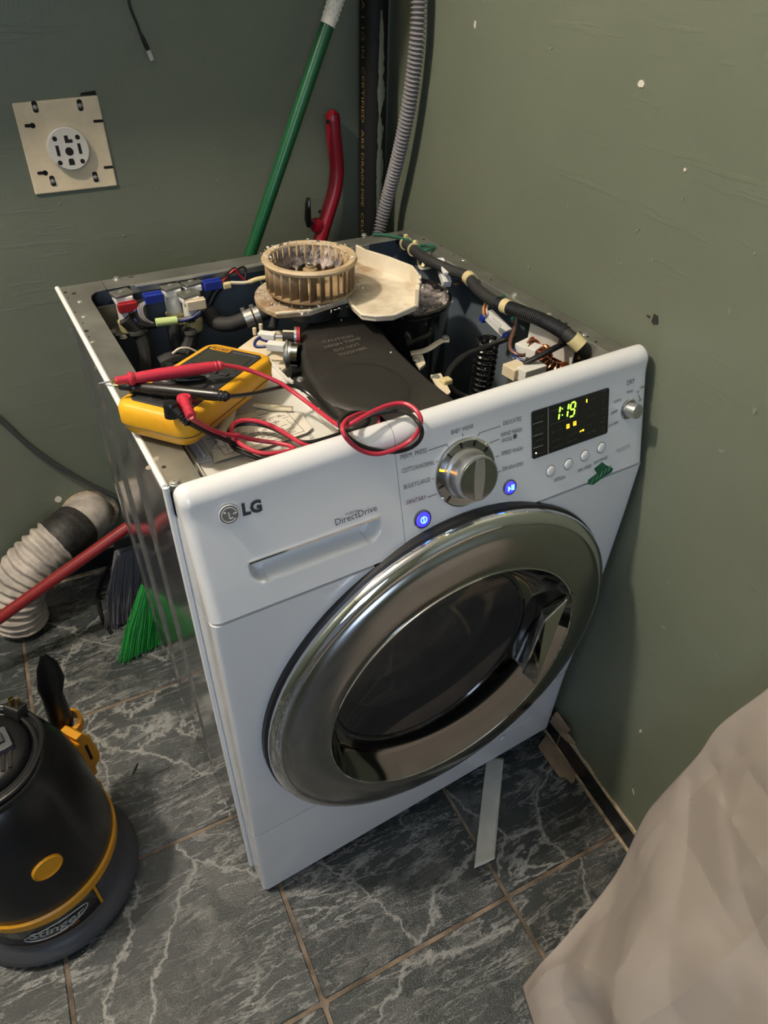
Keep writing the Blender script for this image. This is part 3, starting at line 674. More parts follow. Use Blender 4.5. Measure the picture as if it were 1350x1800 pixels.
# ---- cabinet
def sideprof(x0, s):
    P = [(.03, 0), (.06, 0), (.066, .003), (.225, .003), (.232, 0), (.246, 0), (.253, .004), (.40, .004), (.407, 0), (.42, 0), (.427, .003), (.535, .003), (.541, 0), (DB, 0)]
    return [Vector((x0 + s * d, y)) for y, d in P]
loop = sideprof(0, 1) + sideprof(WW, -1)[::-1]
zz = [.012, .02, .04, .30, .60, .775, .79, RIM]
mb = MB(); n = len(loop); vs = []
for k, z in enumerate(zz):
    for p in loop:
        flat = 1 if k in (0, 1, 6, 7) else 0
        x = p.x if not flat else (0 if p.x < .3 else WW); vs.append((x, p.y, z + (.02 * p.x / WW if k < 2 else 0)))
fs = [(j * n + i, j * n + (i + 1) % n, (j + 1) * n + (i + 1) % n, (j + 1) * n + i) for j in range(len(zz) - 1) for i in range(n)]
mb.add(vs, [f[::-1] for f in fs if 1]); cab = mb.build('cabinet', 'cab_paint', wm, smooth=12)
t = .003; L = [(t + .002, .034), (t + .002, DB - t), (WW - t - .002, DB - t), (WW - t - .002, .034)]
mb = MB(); mb.add([(x, y, .04) for x, y in L] + [(x, y, RIM - .002) for x, y in L], [(0, 1, 5, 4), (1, 2, 6, 5), (2, 3, 7, 6), (0, 3, 2, 1)]); mb.build('cabinet_lining', 'lining', wm, smooth=0)
# rim flanges
def flange(pts, th=.0016, material='galv', name='rim_flange'):
    mb = MB(); mb.prism(pts, RIM - th, RIM, I4); return mb.build(name, material, wm, smooth=0, bevel=.0006)
fl_l = flange([(0, .03), (.033, .03), (.033, .500), (.036, .515), (.044, .525), (.060, .5285), (.060, DB), (0, DB)][::1])
fl_b = flange([(.0605, .5285), (WW - .0505, .5285), (WW - .0505, DB), (.0605, DB)])
fl_r = flange([(WW, .03), (WW, DB), (WW - .05, DB), (WW - .05, .5285), (WW - .038, .522), (WW - .031, .510), (WW - .030, .03)])
mb = MB(); mb.box((.293, .5275, RIM - .006), (.40, .002, .013)); mb.box((.25, .5235, RIM - .001), (.30, .008, .003)); mb.build('rim_lip', 'galv_bright', wm, smooth=0, bevel=.0008)
mb = MB(); mb.tube([(-.0012, .032, RIM - .001), (-.0012, DB, RIM - .001)], .0034, 10); mb.tube([(-.001, .031, RIM), (-.001, .031, .02)], .0036, 10); mb.build('cabinet_bead', 'white_edge', wm)
mb = MB(); mb.box((WW - .0305, .28, RIM - .010), (.0016, .48, .020)); mb.build('rim_lip', 'galv_bright', wm, smooth=0)
def screw(p, parent, r=.0045, nrm=(0, 0, 1), material='galv_bright'):
    m = zframe(p, nrm); mb = MB(); mb.solid([(r * 1.2, 0), (r * 1.2, .0008), (r, .001), (r * .9, .0028), (r * .5, .0034), (.0002, .0034)], 16, m)
    mb.box((0, 0, .0035), (r * 1.2, r * .25, .0004), m); mb.box((0, 0, .0035), (r * .25, r * 1.2, .0004), m); return mb.build('screw', material, parent)
for u, v in [(205, 491), (640, 414)]: screw(PZ(u, v, RIM), fl_b)
screw(PZ(307, 850, RIM), fl_l); screw(PZ(905, 519, RIM), fl_r)
def hole(u, v, r, parent, el=1.0, ang=0):
    m = Matrix.Translation(PZ(u, v, RIM)) @ Matrix.Rotation(ang, 4, 'Z'); MB().prism(circ(r, 12, sy=el), -.0004, .00035, m).build('punched_hole', 'hole', parent, smooth=0)
for u, v, r in [(130, 516, .003), (115, 514, .0025), (132, 549, .0012), (146, 568, .0012), (152, 582, .003), (156, 592, .0012), (288, 821, .0022), (120, 524, .0012)]: hole(u, v, r, fl_l)
for u, v in [(231, 487), (375, 460), (440, 449), (545, 427)]: hole(u, v, .0045, fl_b, .3)
for u, v, r in [(745, 421, .0025), (798, 448, .0015), (863, 492, .0015), (983, 563, .0022), (995, 569, .0026), (1020, 584, .0015), (1033, 592, .0018), (1048, 601, .002), (775, 433, .0015)]: hole(u, v, r, fl_r)
for u, v in [(140, 530), (147, 556), (163, 600), (262, 822), (275, 806)]:
    MB().solid([(.0035, 0), (.003, .0006), (.0001, .0008)], 14, Matrix.Translation(PZ(u, v, RIM))).build('dimple', 'galv_bright', fl_l)
for u, v in [(815, 457), (965, 552), (1028, 588)]: MB().solid([(.004, 0), (.0035, .0008), (.0001, .001)], 14, Matrix.Translation(PZ(u, v, RIM))).build('dimple', 'galv_bright', fl_r)
text('1316', frame(PZ(181, 647, RIM), PZ(176, 625, RIM) - PZ(181, 647, RIM), (1, 0, 0)) @ Matrix.Scale(-1, 4, (0, 1, 0)), 'galv_bright', fl_l, height=.009, extr=.0003)
# feet
for x in (.06, .54):
    for y in (.07, .50): MB().solid([(.022, 0), (.022, .008), (.012, .014), (.012, .06)], 20, Matrix.Translation((x, y, 0))).build('foot', 'rubber', wm)
MB().box((.30, .295, .045), (.57, .50, .01)).build('base_pan', 'galv', wm, smooth=0)
# ------------------------------------------------------------------ works inside the open machine
# outer tub
tm_ = frame((.30, .30, .43), (1, 0, 0), (0, 0, 1))
MB().solid([(.22, -.22), (.262, -.20), (.268, .10), (.255, .19)], 56, tm_).build('outer_tub', 'tub_dark', wm)
def zpoly(l, z): return [tuple(PZ(u, v, z)[:2]) for u, v in l]
# heater duct
dz = .796
top = zpoly([(527, 598), (530, 578), (545, 563), (570, 556), (620, 553), (652, 559), (668, 574), (700, 613), (750, 660), (800, 699)], dz) + [(.365, .056), (.212, .056), (.212, .085)] + zpoly([(583, 716), (560, 688), (540, 655), (529, 625)], dz)
hd = MB().prism(top, .735, dz, I4).build('heater_duct', 'duct_black', wm, smooth=50, bevel=.010, seg=4)
cx_, cy_ = .30, .22
fl_ = [(p[0] - .016, p[1] - .004) for p in top[9:15]] 
MB().prism([(.205, .056)] + [(x - .014, y) for x, y in top[12:17]] + [(x + .02, y) for x, y in top[12:17]][::-1] + [(.235, .056)], .762, .768).build('duct_flange', 'duct_black', hd, smooth=0, bevel=.002)
dome = MB(); dome.lathe([(.056, 0), (.052, .003), (.044, .0042), (.0001, .0046)], 40, Matrix.Translation((*PZ(640, 680, dz)[:2], dz - .001)) @ Matrix.Scale(1.15, 4, (0, 1, 0))); dome.build('duct_boss', 'duct_black', hd, smooth=60)
mat('emboss', (.15, .14, .13), .4)
for body, a, b in [('CAUTION', (569, 604), (622, 593)), ('HIGH TEMP', (573, 613), (637, 597)), ('DO NOT', (590, 619), (635, 607)), ('TOUCH HERE', (597, 627), (646, 614))]:
    pa, pb_ = PZ(*a, dz), PZ(*b, dz); text(body, frame(pa + Vector((0, 0, .0004)), pb_ - pa, Vector((0, 0, 1)).cross(pb_ - pa)), 'emboss', hd, width=(pb_ - pa).length, height=.007, extr=.0004)
for u, v in [(600, 563), (687, 620)]: MB().solid([(.0012, 0), (.001, .0012)], 10, Matrix.Translation(PZ(u, v, dz))).build('mould_pip', 'white_plastic', hd)
screw(PZ(528, 668, .768), hd, .0042)
# blower housing full of lint
BC = Vector((.452, .362, 0)); BRr = .079
bh = MB().lathe([(.060, .62), (BRr - .003, .66), (BRr, .70), (BRr, .790), (BRr + .003, .793), (BRr + .003, .798), (BRr - .002, .7985), (BRr - .003, .79), (BRr - .004, .785), (.001, .785)], 56, Matrix.Translation((BC.x, BC.y, 0))).build('blower_housing', 'black_gloss', wm)
mb = MB()
def lf_(i, j):
    a = 2 * math.pi * i; r = (BRr - .0025) * (1 - j); x, y = BC.x + r * math.cos(a), BC.y + r * math.sin(a)
    return (x, y, .7915 + .007 * noise.fractal((x * 70, y * 70, .3), .8, 2.1, 4) - .004 * j)
mb.grid(lf_, 72, 18); mb.build('lint_layer', 'lint', bh, smooth=0)
mb = MB(); rnd = random.Random(3)
for k in range(240):
    a = rnd.random() * 6.28; r = (BRr + .004) * rnd.random() ** .4; p = Vector((BC.x + r * math.cos(a), BC.y + r * math.sin(a), .795 + rnd.random() * .004)); s = .0008 + .0022 * rnd.random()
    mb.add([p + Vector((rnd.uniform(-s, s), rnd.uniform(-s, s), rnd.uniform(-s, s) * .7)) for q in range(4)], [(0, 1, 2), (0, 2, 3), (0, 3, 1), (1, 3, 2)])
o = mb.build('lint_flecks', 'lint_white', bh, smooth=0); o['kind'] = 'stuff'
mb = MB(); mb.tube(spline([PZ(722, 622, .745), PZ(750, 615, .75), PZ(775, 600, .755), PZ(790, 598, .757)], 6), .006, 8, sy=.5); mb.build('housing_bracket', 'cream', wm)
screw(PZ(783, 594, .76), wm, .0045); screw(PZ(732, 633, .748), wm, .0042)
mb = MB(); mb.prism(zpoly([(725, 628), (742, 622), (748, 640), (738, 648)], .745), .742, .746); mb.build('bracket_tab', 'cream', wm, smooth=0)
mb = MB(); mb.prism(zpoly([(757, 660), (775, 657), (792, 690), (780, 700)], .775), .773, .776); mb.build('sensor_bracket', 'cream', wm, smooth=0)
screw(PZ(766, 663, .776), wm, .0045)
mb = MB(); mb.box(PZ(784, 670, .778), (.014, .012, .008)); mb.build('cable_clip', 'tie', wm, smooth=0, bevel=.002)
# detergent box
tray = MB()
tray.box((.1165, .158, .77), (.155, .216, .056)); tray_o = tray.build('detergent_box', 'tray_grey', wm, smooth=0, bevel=.003)
mb = MB(); mb.box((.1930, .158, .800), (.0035, .216, .006)); mb.box((.0405, .150, .800), (.0035, .20, .006)); mb.box((.1165, .2655, .7985), (.155, .003, .008)); mb.build('box_edge_rib', 'tray_grey', tray_o, smooth=0, bevel=.0008)
for k in range(5): MB().box((.1965, .075 + .04 * k, .797), (.006, .012, .004)).build('box_tab', 'tray_grey', tray_o, smooth=0)
mb = MB(); mb.box((.0515, .108, .793), (.014, .05, .016)); mb.box((.047, .083, .797), (.024, .010, .007)); mb.box((.0515, .108, .803), (.003, .05, .004)); mb.build('drawer_latch', 'grey_plastic', tray_o, smooth=0, bevel=.001)
mb = MB(); mb.prism(zpoly([(300, 808), (318, 800), (330, 818), (345, 815), (350, 832), (335, 838), (322, 826), (310, 828)], .806), .800, .806); mb.lathe([(.008, .806), (.009, .812), (.006, .812), (.006, .806)], 16, Matrix.Translation((*PZ(334, 838, .806)[:2], 0))); mb.build('latch_arm', 'white_plastic', tray_o, smooth=0, bevel=.001)
MB().prism(zpoly([(281, 785), (291, 779), (308, 800), (300, 806)], .812), .79, .812).build('side_clip', 'tray_grey', tray_o, smooth=0)
text('2007. 10. 31', frame(PZ(530, 752, .8005), PZ(548, 775, .8005) - PZ(530, 752, .8005), PZ(548, 748, .8005) - PZ(530, 752, .8005)), 'print_dark', tray_o, height=.005)
# cream plastic beside the thermostat
MB().prism(zpoly([(415, 612), (445, 590), (478, 580), (512, 578), (512, 640), (488, 655), (455, 640)], .772), .75, .772).build('tub_cover', 'cream', wm, smooth=0, bevel=.004)
for u, v in ((448, 588), (459, 581)): MB().cyl(PZ(u, v, .772), PZ(u, v, .772) + Vector((0, 0, .010)), .0028, 10).build('locating_pin', 'cream', wm)
# thermostats on the duct with their push-on connectors
def along(a, b, r, name, material, parent=wm, n=16, r2=None): return MB().cyl(a, b, r, n, r2).build(name, material, parent)
def bar(a, b, w_, h_, name, material, parent=wm, bevel=.001):
    a, b = Vector(a), Vector(b); m = frame((a + b) / 2, b - a, Vector((0, 0, 1)).cross(b - a)); return MB().box((0, 0, 0), ((b - a).length, w_, h_), m).build(name, material, parent, smooth=0, bevel=bevel)
zt = .80
bar(PZ(455, 589, zt), PZ(484, 592, zt), .012, .010, 'wire_connector', 'white_plastic'); bar(PZ(470, 607, zt), PZ(501, 610, zt), .012, .010, 'wire_connector', 'white_plastic')
bar(PZ(497, 583, zt), PZ(520, 584, zt), .004, .004, 'spade_terminal', 'cream'); along(PZ(497, 592, zt), PZ(520, 592, zt), .006, 'thermostat_sleeve', 'rubber'); along(PZ(484, 592, zt), PZ(497, 592, zt), .003, 'spade_terminal', 'satin')
th1 = along(PZ(518, 590, zt), PZ(522, 590, zt), .012, 'thermal_fuse', 'satin'); along(PZ(522, 590, zt), PZ(528, 590, zt), .0115, 'fuse_washer', 'connector_red', th1)
th2 = along(PZ(503, 622, .786), PZ(514, 623, .786), .016, 'thermostat', 'satin'); along(PZ(514, 623, .786), PZ(526, 624, .786), .0165, 'thermostat_cap', 'dark_chrome', th2); along(PZ(502, 622, .786), PZ(507, 622, .786), .0185, 'thermostat_flange', 'galv', th2)
mb = MB(); mb.tube(spline([PZ(458, 592, .80), PZ(449, 600, .797), PZ(450, 609, .795), PZ(470, 609, .797)], 6), .0022, 8); mb.tube(spline([PZ(459, 596, .797), PZ(470, 600, .795), PZ(478, 603, .797)], 4), .0022, 8); mb.build('blue_wire', 'wire_blue', wm)
along(PZ(485, 555, .78), PZ(478, 580, .77), .006, 'sensor_lead', 'rubber')
# inlet valves
def valve(top_px, bot_px, y, conn_px, conn_mat, cs, bodymat='white_plastic'):
    a = PY(*top_px, y); h = .046; c = Vector((a.x, y, a.z))
    v = MB().solid([(.0112, -h), (.0118, -h * .95), (.0112, -.008), (.0112, -.003)], 24, Matrix.Translation(c)).build('inlet_valve', bodymat, wm)
    MB().prism(rrect(-.0145, -.012, .0145, .012, .003), -.004, .0, Matrix.Translation(c) @ Matrix.Rotation(.2, 4, 'Z')).build('valve_cap', 'galv', v, smooth=0, bevel=.001)
    MB().prism(circ(.0042, 14, sy=.6), .0, .0012, Matrix.Translation(c) @ Matrix.Rotation(.2, 4, 'Z')).build('cap_slot', 'galv_bright', v, smooth=0)
    MB().box(c + Vector((0, 0, -.009)), (.026, .024, .010)).build('valve_collar', bodymat, v, smooth=0, bevel=.002)
    MB().solid([(.013, -h - .012), (.0145, -h), (.0145, -h + .003), (.0115, -h + .006)], 20, Matrix.Translation(c)).build('valve_seat', 'valve_yellow', v)
    q = PY(*conn_px, y - .012) - Vector((0, 0, .005)); cs = (cs[0] * .86, cs[1], cs[2] * .85); MB().box(q, cs, I4).build('connector_plug', conn_mat, v, smooth=0, bevel=.0015)
    MB().box(q + Vector((0, -.001, cs[2] / 2)), (cs[0] * .9, cs[1] * .3, .003)).build('plug_ridge', conn_mat, v, smooth=0)
    return v, c, q
v1, c1, q1 = valve((213, 513), (218, 556), .512, (223, 533), 'connector_red', (.032, .012, .016))
v2, c2, q2 = valve((299, 501), (307, 544), .515, (268, 517), 'connector_blue', (.032, .016, .016))
v3, c3, q3 = valve((335, 494), (340, 530), .518, (372, 494), 'connector_blue', (.032, .016, .016))
v4, c4_, q4 = valve((331, 514), (331, 556), .492, (343, 529), 'cream', (.034, .012, .018))
mb = MB(); mb.box(((c1.x + .0), .540, c1.z - .046), (.07, .004, .04)); mb.box((c1.x, .525, c1.z - .062), (.045, .034, .003)); mb.build('valve_bracket', 'galv', wm, smooth=0, bevel=.002)
screw(c1 + Vector((-.014, -.018, -.060)), wm, .0045); screw(c1 + Vector((.018, -.010, -.060)), wm, .0045); screw(c1 + Vector((-.022, .008, -.060)), wm, .004)
MB().solid([(.010, 0), (.011, .01)], 18, zframe(Vector((c1.x - .02, .562, c1.z - .02)), (0, -1, 0))).build('wall_boss', 'lining', wm)
def pyt(l): return [PY(u, v, y) for u, v, y in l]
def tube_part(name, pts, r, material, parent=wm, n=10, sp=8, **k): return MB().tube(spline(pts, sp), r, n, **k).build(name, material, parent)
tube_part('inlet_hose', pyt([(219, 560, .50), (243, 583, .498), (256, 615, .49), (259, 665, .48)]), .0105, 'rubber'); 
tube_part('inlet_hose', pyt([(305, 560, .51), (306, 585, .505), (313, 612, .50), (320, 650, .49)]), .0095, 'rubber')
tube_part('inlet_hose', pyt([(337, 560, .49), (338, 582, .488), (330, 610, .485), (318, 640, .47), (290, 648, .46)]), .0105, 'rubber')
tube_part('hose_elbow', pyt([(282, 640, .47), (300, 632, .47), (322, 628, .475)]), .0115, 'rubber')
for p, r in ((PY(335, 580, .4885), .0125), (PY(241, 581, .4985), .0125)): MB().lathe([(r - .001, -.003), (r, -.003), (r, .003), (r - .001, .003)], 20, zframe(p, (-.1, .0, 1))).build('hose_clip', 'galv', wm)
tube_part('rubber_hose', pyt([(366, 548, .50), (378, 566, .485), (405, 570, .465), (440, 558, .455), (478, 546, .45), (520, 540, .45)]), .0115, 'rubber', n=16)
cp = PY(443, 557, .4548); cdv = (PY(460, 551, .452) - PY(430, 562, .456)).normalized()
clp = MB().lathe([(.0118, -.012), (.0132, -.012), (.0132, .012), (.0118, .012)], 24, zframe(cp, cdv)).build('hose_clamp', 'galv_bright', wm)
MB().lathe([(.0132, -.0012), (.0142, 0), (.0132, .0012)], 24, zframe(cp + cdv * .002, cdv)).build('clamp_wire', 'copper', clp)
for s in (-.010, .004): MB().box((0, .0155, 0), (.003, .006, .006), zframe(cp + cdv * s, cdv)).build('clamp_ear', 'galv_bright', clp, smooth=0)
tube_part('white_tube', pyt([(303, 622, .468), (315, 613, .466), (330, 612, .466), (345, 618, .466)]), .0018, 'wire_white')
# valve wiring
tube_part('black_wire', [q1 + Vector((.002, -.006, -.006))] + pyt([(235, 560, .495), (250, 572, .49), (275, 572, .49)]), .0045, 'black_vinyl')
tube_part('blue_wire', [q1 + Vector((.010, -.006, -.004))] + pyt([(232, 555, .494), (240, 565, .49)]), .0018, 'wire_blue')
for d in (0, .004, .008): tube_part('grey_wire', [q2 + Vector((-.014 + d, -.002, -.004))] + pyt([(243 + d * 900, 540, .495), (250 + d * 700, 560, .49), (272, 570, .49)]), .0017, 'wire_grey')
lb = along(PY(274, 567, .488), PY(311, 563, .486), .0062, 'wire_label', 'label_lime')
tube_part('black_wire', pyt([(311, 563, .486), (335, 560, .478), (350, 552, .475), (352, 545, .476)]), .004, 'black_vinyl'); tube_part('blue_wire', pyt([(311, 565, .484), (335, 560, .474), (352, 548, .473)]), .0018, 'wire_blue')
tube_part('red_wire', [q3 + Vector((.014, -.002, .002))] + pyt([(402, 483, .51), (413, 474, .51), (420, 482, .51), (430, 493, .51)]), .0018, 'wire_red')
for k, (u, v) in enumerate(((410, 472), (424, 470))): tube_part('black_wire', [q3 + Vector((.014, .0, .004))] + pyt([(u, v, .515), (u + 8, v + 6, .515), (430, 494, .512)]), .0018, 'black_vinyl')
bar(PY(392, 503, .50), PY(405, 500, .50), .009, .008, 'wire_wrap', 'tie'); tube_part('white_wire', pyt([(405, 497, .50), (430, 497, .498), (450, 492, .497), (468, 488, .495), (480, 487, .49)]), .0026, 'wire_white'); tube_part('tape_wrap', pyt([(438, 496, .497), (452, 491, .4965), (468, 488, .495)]), .0036, 'tie')
tube_part('black_wire', pyt([(392, 500, .512), (378, 515, .515), (368, 535, .515)]), .005, 'black_vinyl')
# wiring harness along the right rim
hz = .803
hp_ = [PZ(u, v, z) for u, v, z in [(703, 420, .812), (722, 434, .815), (748, 455, .818), (790, 474, .818), (822, 487, .820), (838, 507, .818), (862, 526, .818), (888, 538, .822), (920, 550, .824), (960, 566, .824), (997, 588, .824), (1018, 606, .816), (1030, 622, .80)]]
har = MB().tube(spline(hp_, 10), .0085, 12).build('wiring_harness', 'rubber', wm)
sp_ = spline(hp_, 24); mb = MB()
for k in range(6 * 24 + 14, 10 * 24, 2): mb.add(*(lambda t: (t.v, t.f))(MB().lathe([(.0086, -.0009), (.0098, 0), (.0086, .0009)], 12, zframe(sp_[k], sp_[k + 1] - sp_[k]))))
mb.build('harness_sleeve', 'black_plastic', har)
def wrap(i, L=.007, r=.0102): MB().solid([(r, -L), (r, L)], 14, zframe(sp_[i], sp_[i + 1] - sp_[i])).build('tape_band', 'tie', har)
wrap(4 * 24 + 4); wrap(6 * 24 + 26, .006); wrap(10 * 24 + 18, .008)
for i in (14, 30): MB().lathe([(.009, -.0015), (.0115, -.0015), (.0115, .0015), (.009, .0015)], 14, zframe(sp_[i], sp_[i + 1] - sp_[i])).build('cable_tie', 'tie', har)
for i, d in ((14, (-.02, .05, .8)), (30, (.2, .2, .9)), (26, (.3, -.3, .6)), (2 * 24, (-.3, -.2, -.4))):
    p = sp_[i]; MB().box((0, 0, .011), (.006, .006, .008), zframe(p, d)).build('tie_head', 'tie', har, smooth=0, bevel=.001)
tube_part('green_wire', [PZ(u, v, .822) for u, v in [(655, 412), (680, 413), (710, 420), (728, 428), (745, 440), (758, 438), (763, 433), (750, 431), (738, 433)]], .0022, 'wire_green', sp=10)
tube_part('green_wire', [PZ(u, v, .815) for u, v in [(895, 518), (882, 522), (878, 532), (890, 546), (908, 552), (900, 560)]], .0022, 'wire_green')
tube_part('grey_pipe', [PZ(u, v, z) for u, v, z in [(707, 428, .795), (695, 443, .78), (680, 456, .765), (672, 475, .74)]], .0065, 'wire_grey')
tube_part('white_wire', [PZ(u, v, z) for u, v, z in [(738, 440, .805), (735, 458, .79), (740, 472, .785), (757, 470, .79), (768, 466, .80)]], .0024, 'wire_white')
tube_part('tie_loop', [PZ(u, v, .806) for u, v in [(733, 428), (726, 440), (730, 452), (738, 450), (742, 440)]], .0015, 'tie')
def conn(a, b, w_, h_, mat_='white_plastic'):
    o = bar(a, b, w_, h_, 'wire_connector', mat_, wm, .0012); return o
c = conn(PZ(772, 458, .815), PZ(786, 500, .795), .014, .012); bar(PZ(776, 462, .822), PZ(784, 482, .815), .008, .006, 'connector_latch', 'white_plastic', c)
tube_part('blue_wire', [PZ(u, v, .795) for u, v in [(786, 488), (800, 490), (815, 487), (823, 487)]], .002, 'wire_blue'); tube_part('brown_wire', [PZ(u, v, .793) for u, v in [(788, 498), (803, 500), (815, 494), (824, 490)]], .002, 'wire_brown')
c = conn(PZ(856, 551, .79), PZ(892, 586, .775), .016, .012); bar(PZ(850, 556, .785), PZ(856, 562, .783), .016, .010, 'connector_lock', 'connector_blue', c); bar(PZ(884, 588, .774), PZ(892, 592, .772), .012, .010, 'connector_lock', 'connector_blue', c)
bar(PZ(862, 560, .80), PZ(880, 575, .79), .006, .005, 'connector_latch', 'white_plastic', c)
for k, mm in enumerate(('wire_yellow', 'wire_red', 'wire_white')): tube_part('lead_wire', [PZ(u + k * 3, v, .795) for u, v in [(850, 552), (850, 540), (856, 528)]], .0016, mm)
# suspension spring
sa = PZ(857, 598, .775); sp3 = []; TURN = 13; LS = .115
for k in range(TURN * 14 + 1):
    a = 2 * math.pi * k / 14; sp3.append(Vector((sa.x + .0145 * math.cos(a), sa.y + .0145 * math.sin(a), sa.z - LS * k / (TURN * 14))))
MB().tube(sp3, .0033, 8).build('suspension_spring', 'black_gloss', wm)
along(sa + Vector((0, 0, -.005)), sa + Vector((0, 0, .008)), .003, 'spring_hook', 'black_gloss')
tube_part('black_cable', [PZ(u, v, z) for u, v, z in [(905, 590, .775), (880, 600, .77), (850, 611, .775), (815, 626, .775), (795, 645, .775), (786, 665, .775), (795, 685, .765), (820, 700, .75)]], .0042, 'black_vinyl', sp=10)
tube_part('brown_wire', [PZ(u, v, z) for u, v, z in [(907, 553, .795), (905, 575, .79), (897, 600, .785), (898, 615, .78), (912, 624, .778), (925, 624, .775)]], .0026, 'wire_brown')
tube_part('blue_wire', [PZ(u, v, z) for u, v, z in [(903, 615, .78), (908, 630, .775), (925, 635, .775), (945, 645, .775)]], .0026, 'wire_blue')
tube_part('cable_tie', [PZ(u, v, .81) for u, v in [(985, 600), (1003, 596), (1020, 592)]], .004, 'black_vinyl'); tube_part('black_cable', [PZ(u, v, z) for u, v, z in [(1005, 598, .80), (975, 612, .80), (945, 628, .79), (920, 640, .78)]], .0042, 'black_vinyl')
# noise filter board with copper choke
nf = MB(); nb = PZ(975, 628, .765)
nf.prism(zpoly([(928, 588), (1000, 618), (1040, 640), (985, 668), (890, 672), (893, 655)], .757), .751, .757); nfo = nf.build('noise_filter', 'galv', wm, smooth=0)
bar(PZ(930, 586, .79), PZ(1010, 622, .79), .004, .035, 'filter_wall', 'tray_grey', nfo)
bar(PZ(914, 622, .77), PZ(938, 610, .77), .022, .024, 'filter_connector', 'white_plastic', nfo); bar(PZ(932, 622, .782), PZ(946, 612, .782), .014, .014, 'connector_latch', 'white_plastic', nfo)
bar(PZ(893, 655, .77), PZ(918, 646, .77), .024, .016, 'filter_relay', 'cream', nfo); bar(PZ(915, 660, .772), PZ(952, 648, .772), .018, .018, 'filter_block', 'white_plastic', nfo)
for ctr, Rr, nn in ((PZ(972, 634, .772), .020, 22), (PZ(953, 614, .775), .014, 14)):
    coil = MB(); mm = zframe(ctr, (.2, -.3, 1))
    for k in range(nn):
        a = 2 * math.pi * k / nn; ring = []
        for q in range(12):
            b = 2 * math.pi * q / 12; rr = Rr + .0088 * math.cos(b); ring.append(mm @ Vector((rr * math.cos(a + .06 * math.sin(b)), rr * math.sin(a + .06 * math.sin(b)), .0088 * math.sin(b))))
        coil.tube(ring, .0017, 6, closed=True)
    coil.build('copper_choke', 'copper', nfo)
    MB().lathe([(Rr - .007, -.006), (Rr + .007, -.006), (Rr + .007, .006), (Rr - .007, .006), (Rr - .007, -.006)], 24, mm).build('choke_core', 'black_plastic', nfo)
bar(PZ(985, 592, .80), PZ(1003, 600, .80), .012, .006, 'filter_tab', 'galv_bright', nfo)
for k, mm in enumerate(('wire_green', 'wire_yellow', 'wire_brown')): tube_part('lead_wire', [PZ(u - k * 4, v, z) for u, v, z in [(1024, 604, .80), (1027, 618, .79), (1020, 632, .78)]], .0017, mm)
# dark fittings low down behind the blower
tube_part('vent_pipe', [PZ(u, v, z) for u, v, z in [(640, 455, .74), (665, 450, .745), (690, 440, .75), (705, 436, .75)]], .010, 'tub_dark')
MB().solid([(.010, 0), (.010, .012)], 16, zframe(PZ(662, 458, .745), (0, 0, 1))).build('pipe_boss', 'wire_grey', wm)
for u, v, r in ((695, 452, .004), (694, 461, .005)): screw(PY(u, v, .556), wm, r, (0, -1, 0))
MB().box(PZ(630, 455, .80), (.012, .010, .012)).build('yellow_plug', 'tie', wm, smooth=0, bevel=.003)
# ------------------------------------------------------------------ blower fan laid on top
fz = .818
fan = thing('blower_fan', 'lint-clogged fan wheel on its cream moulded cover, lying across the open machine', 'fan', (.31, .35, .79))
FC = PZ(544, 452, .877); FC.z = 0; FR_ = .062
outl = zpoly([(484, 551), (545, 546), (600, 527), (611, 524), (618, 536), (636, 553), (660, 556), (692, 554), (732, 537), (735, 512), (722, 495), (680, 478), (642, 466), (628, 458)], fz + .008)
back = [(FC.x + .080 * math.cos(R_(a)), FC.y + .080 * math.sin(R_(a))) for a in range(40, 212, 12)]
plate = MB().prism(outl + back, fz, fz + .008, I4, ).build('cover_plate', 'cream_dirty', fan, smooth=0, bevel=.002)
rim = outl; mb = MB()
mb.tube([Vector((x, y, fz + .008)) for x, y in outl[:10]], .0022, 8); mb.build('plate_rim', 'cream', fan)
wl = outl[9:]; lip = MB()
for (xa, ya), (xb, yb) in zip(wl, wl[1:]):
    a, b = Vector((xa, ya, 0)), Vector((xb, yb, 0)); m = frame((a + b) / 2 + Vector((0, 0, fz + .019)), b - a, (0, 0, 1)); lip.box((0, 0, 0), ((b - a).length + .004, .026, .004), m)
lip.build('plate_wall', 'cream', fan, smooth=0, bevel=.001)
a, b = Vector((*outl[8], 0)), Vector((*outl[9], 0)); m = frame((a + b) / 2 + Vector((0, 0, fz + .019)), b - a, (0, 0, 1)); MB().box((0, 0, 0), ((b - a).length + .004, .026, .006), m).build('plate_end_wall', 'cream', fan, smooth=0, bevel=.001)
for t in (.35, .7):
    p = a.lerp(b, t); MB().solid([(.004, 0), (.004, .003)], 12, Matrix.Translation((p.x, p.y, fz + .031))).build('screw_boss', 'cream', fan)
fb = fz + .019; ft = .877; fm_ = Matrix.Translation((FC.x, FC.y, 0))
MB().solid([(FR_ - .004, fb - .005), (FR_, fb - .002), (FR_, fb + .001), (.02, fb + .003), (.012, fb + .006), (.010, fb + .024), (.006, fb + .026), (.006, fb + .028), (.0001, fb + .029)], 48, fm_).build('fan_disc', 'impeller', fan, smooth=40)
MB().lathe([(FR_ - .007, ft - .002), (FR_ + .002, ft - .005), (FR_ + .004, ft - .001), (FR_ + .002, ft + .002), (FR_ - .006, ft + .001), (FR_ - .007, ft - .002)], 64, fm_).build('fan_ring', 'impeller_rim', fan, smooth=50)
MB().solid([(.036, .7965), (.040, .799), (.040, fz - .002), (.044, fz + .001)], 32, fm_).build('fan_motor', 'black_plastic', fan)
MB().box((.405, .315, fz - .009), (.05, .03, .020)).build('seal_block', 'black_plastic', fan, smooth=0, bevel=.003)
bl = None; NB = 28
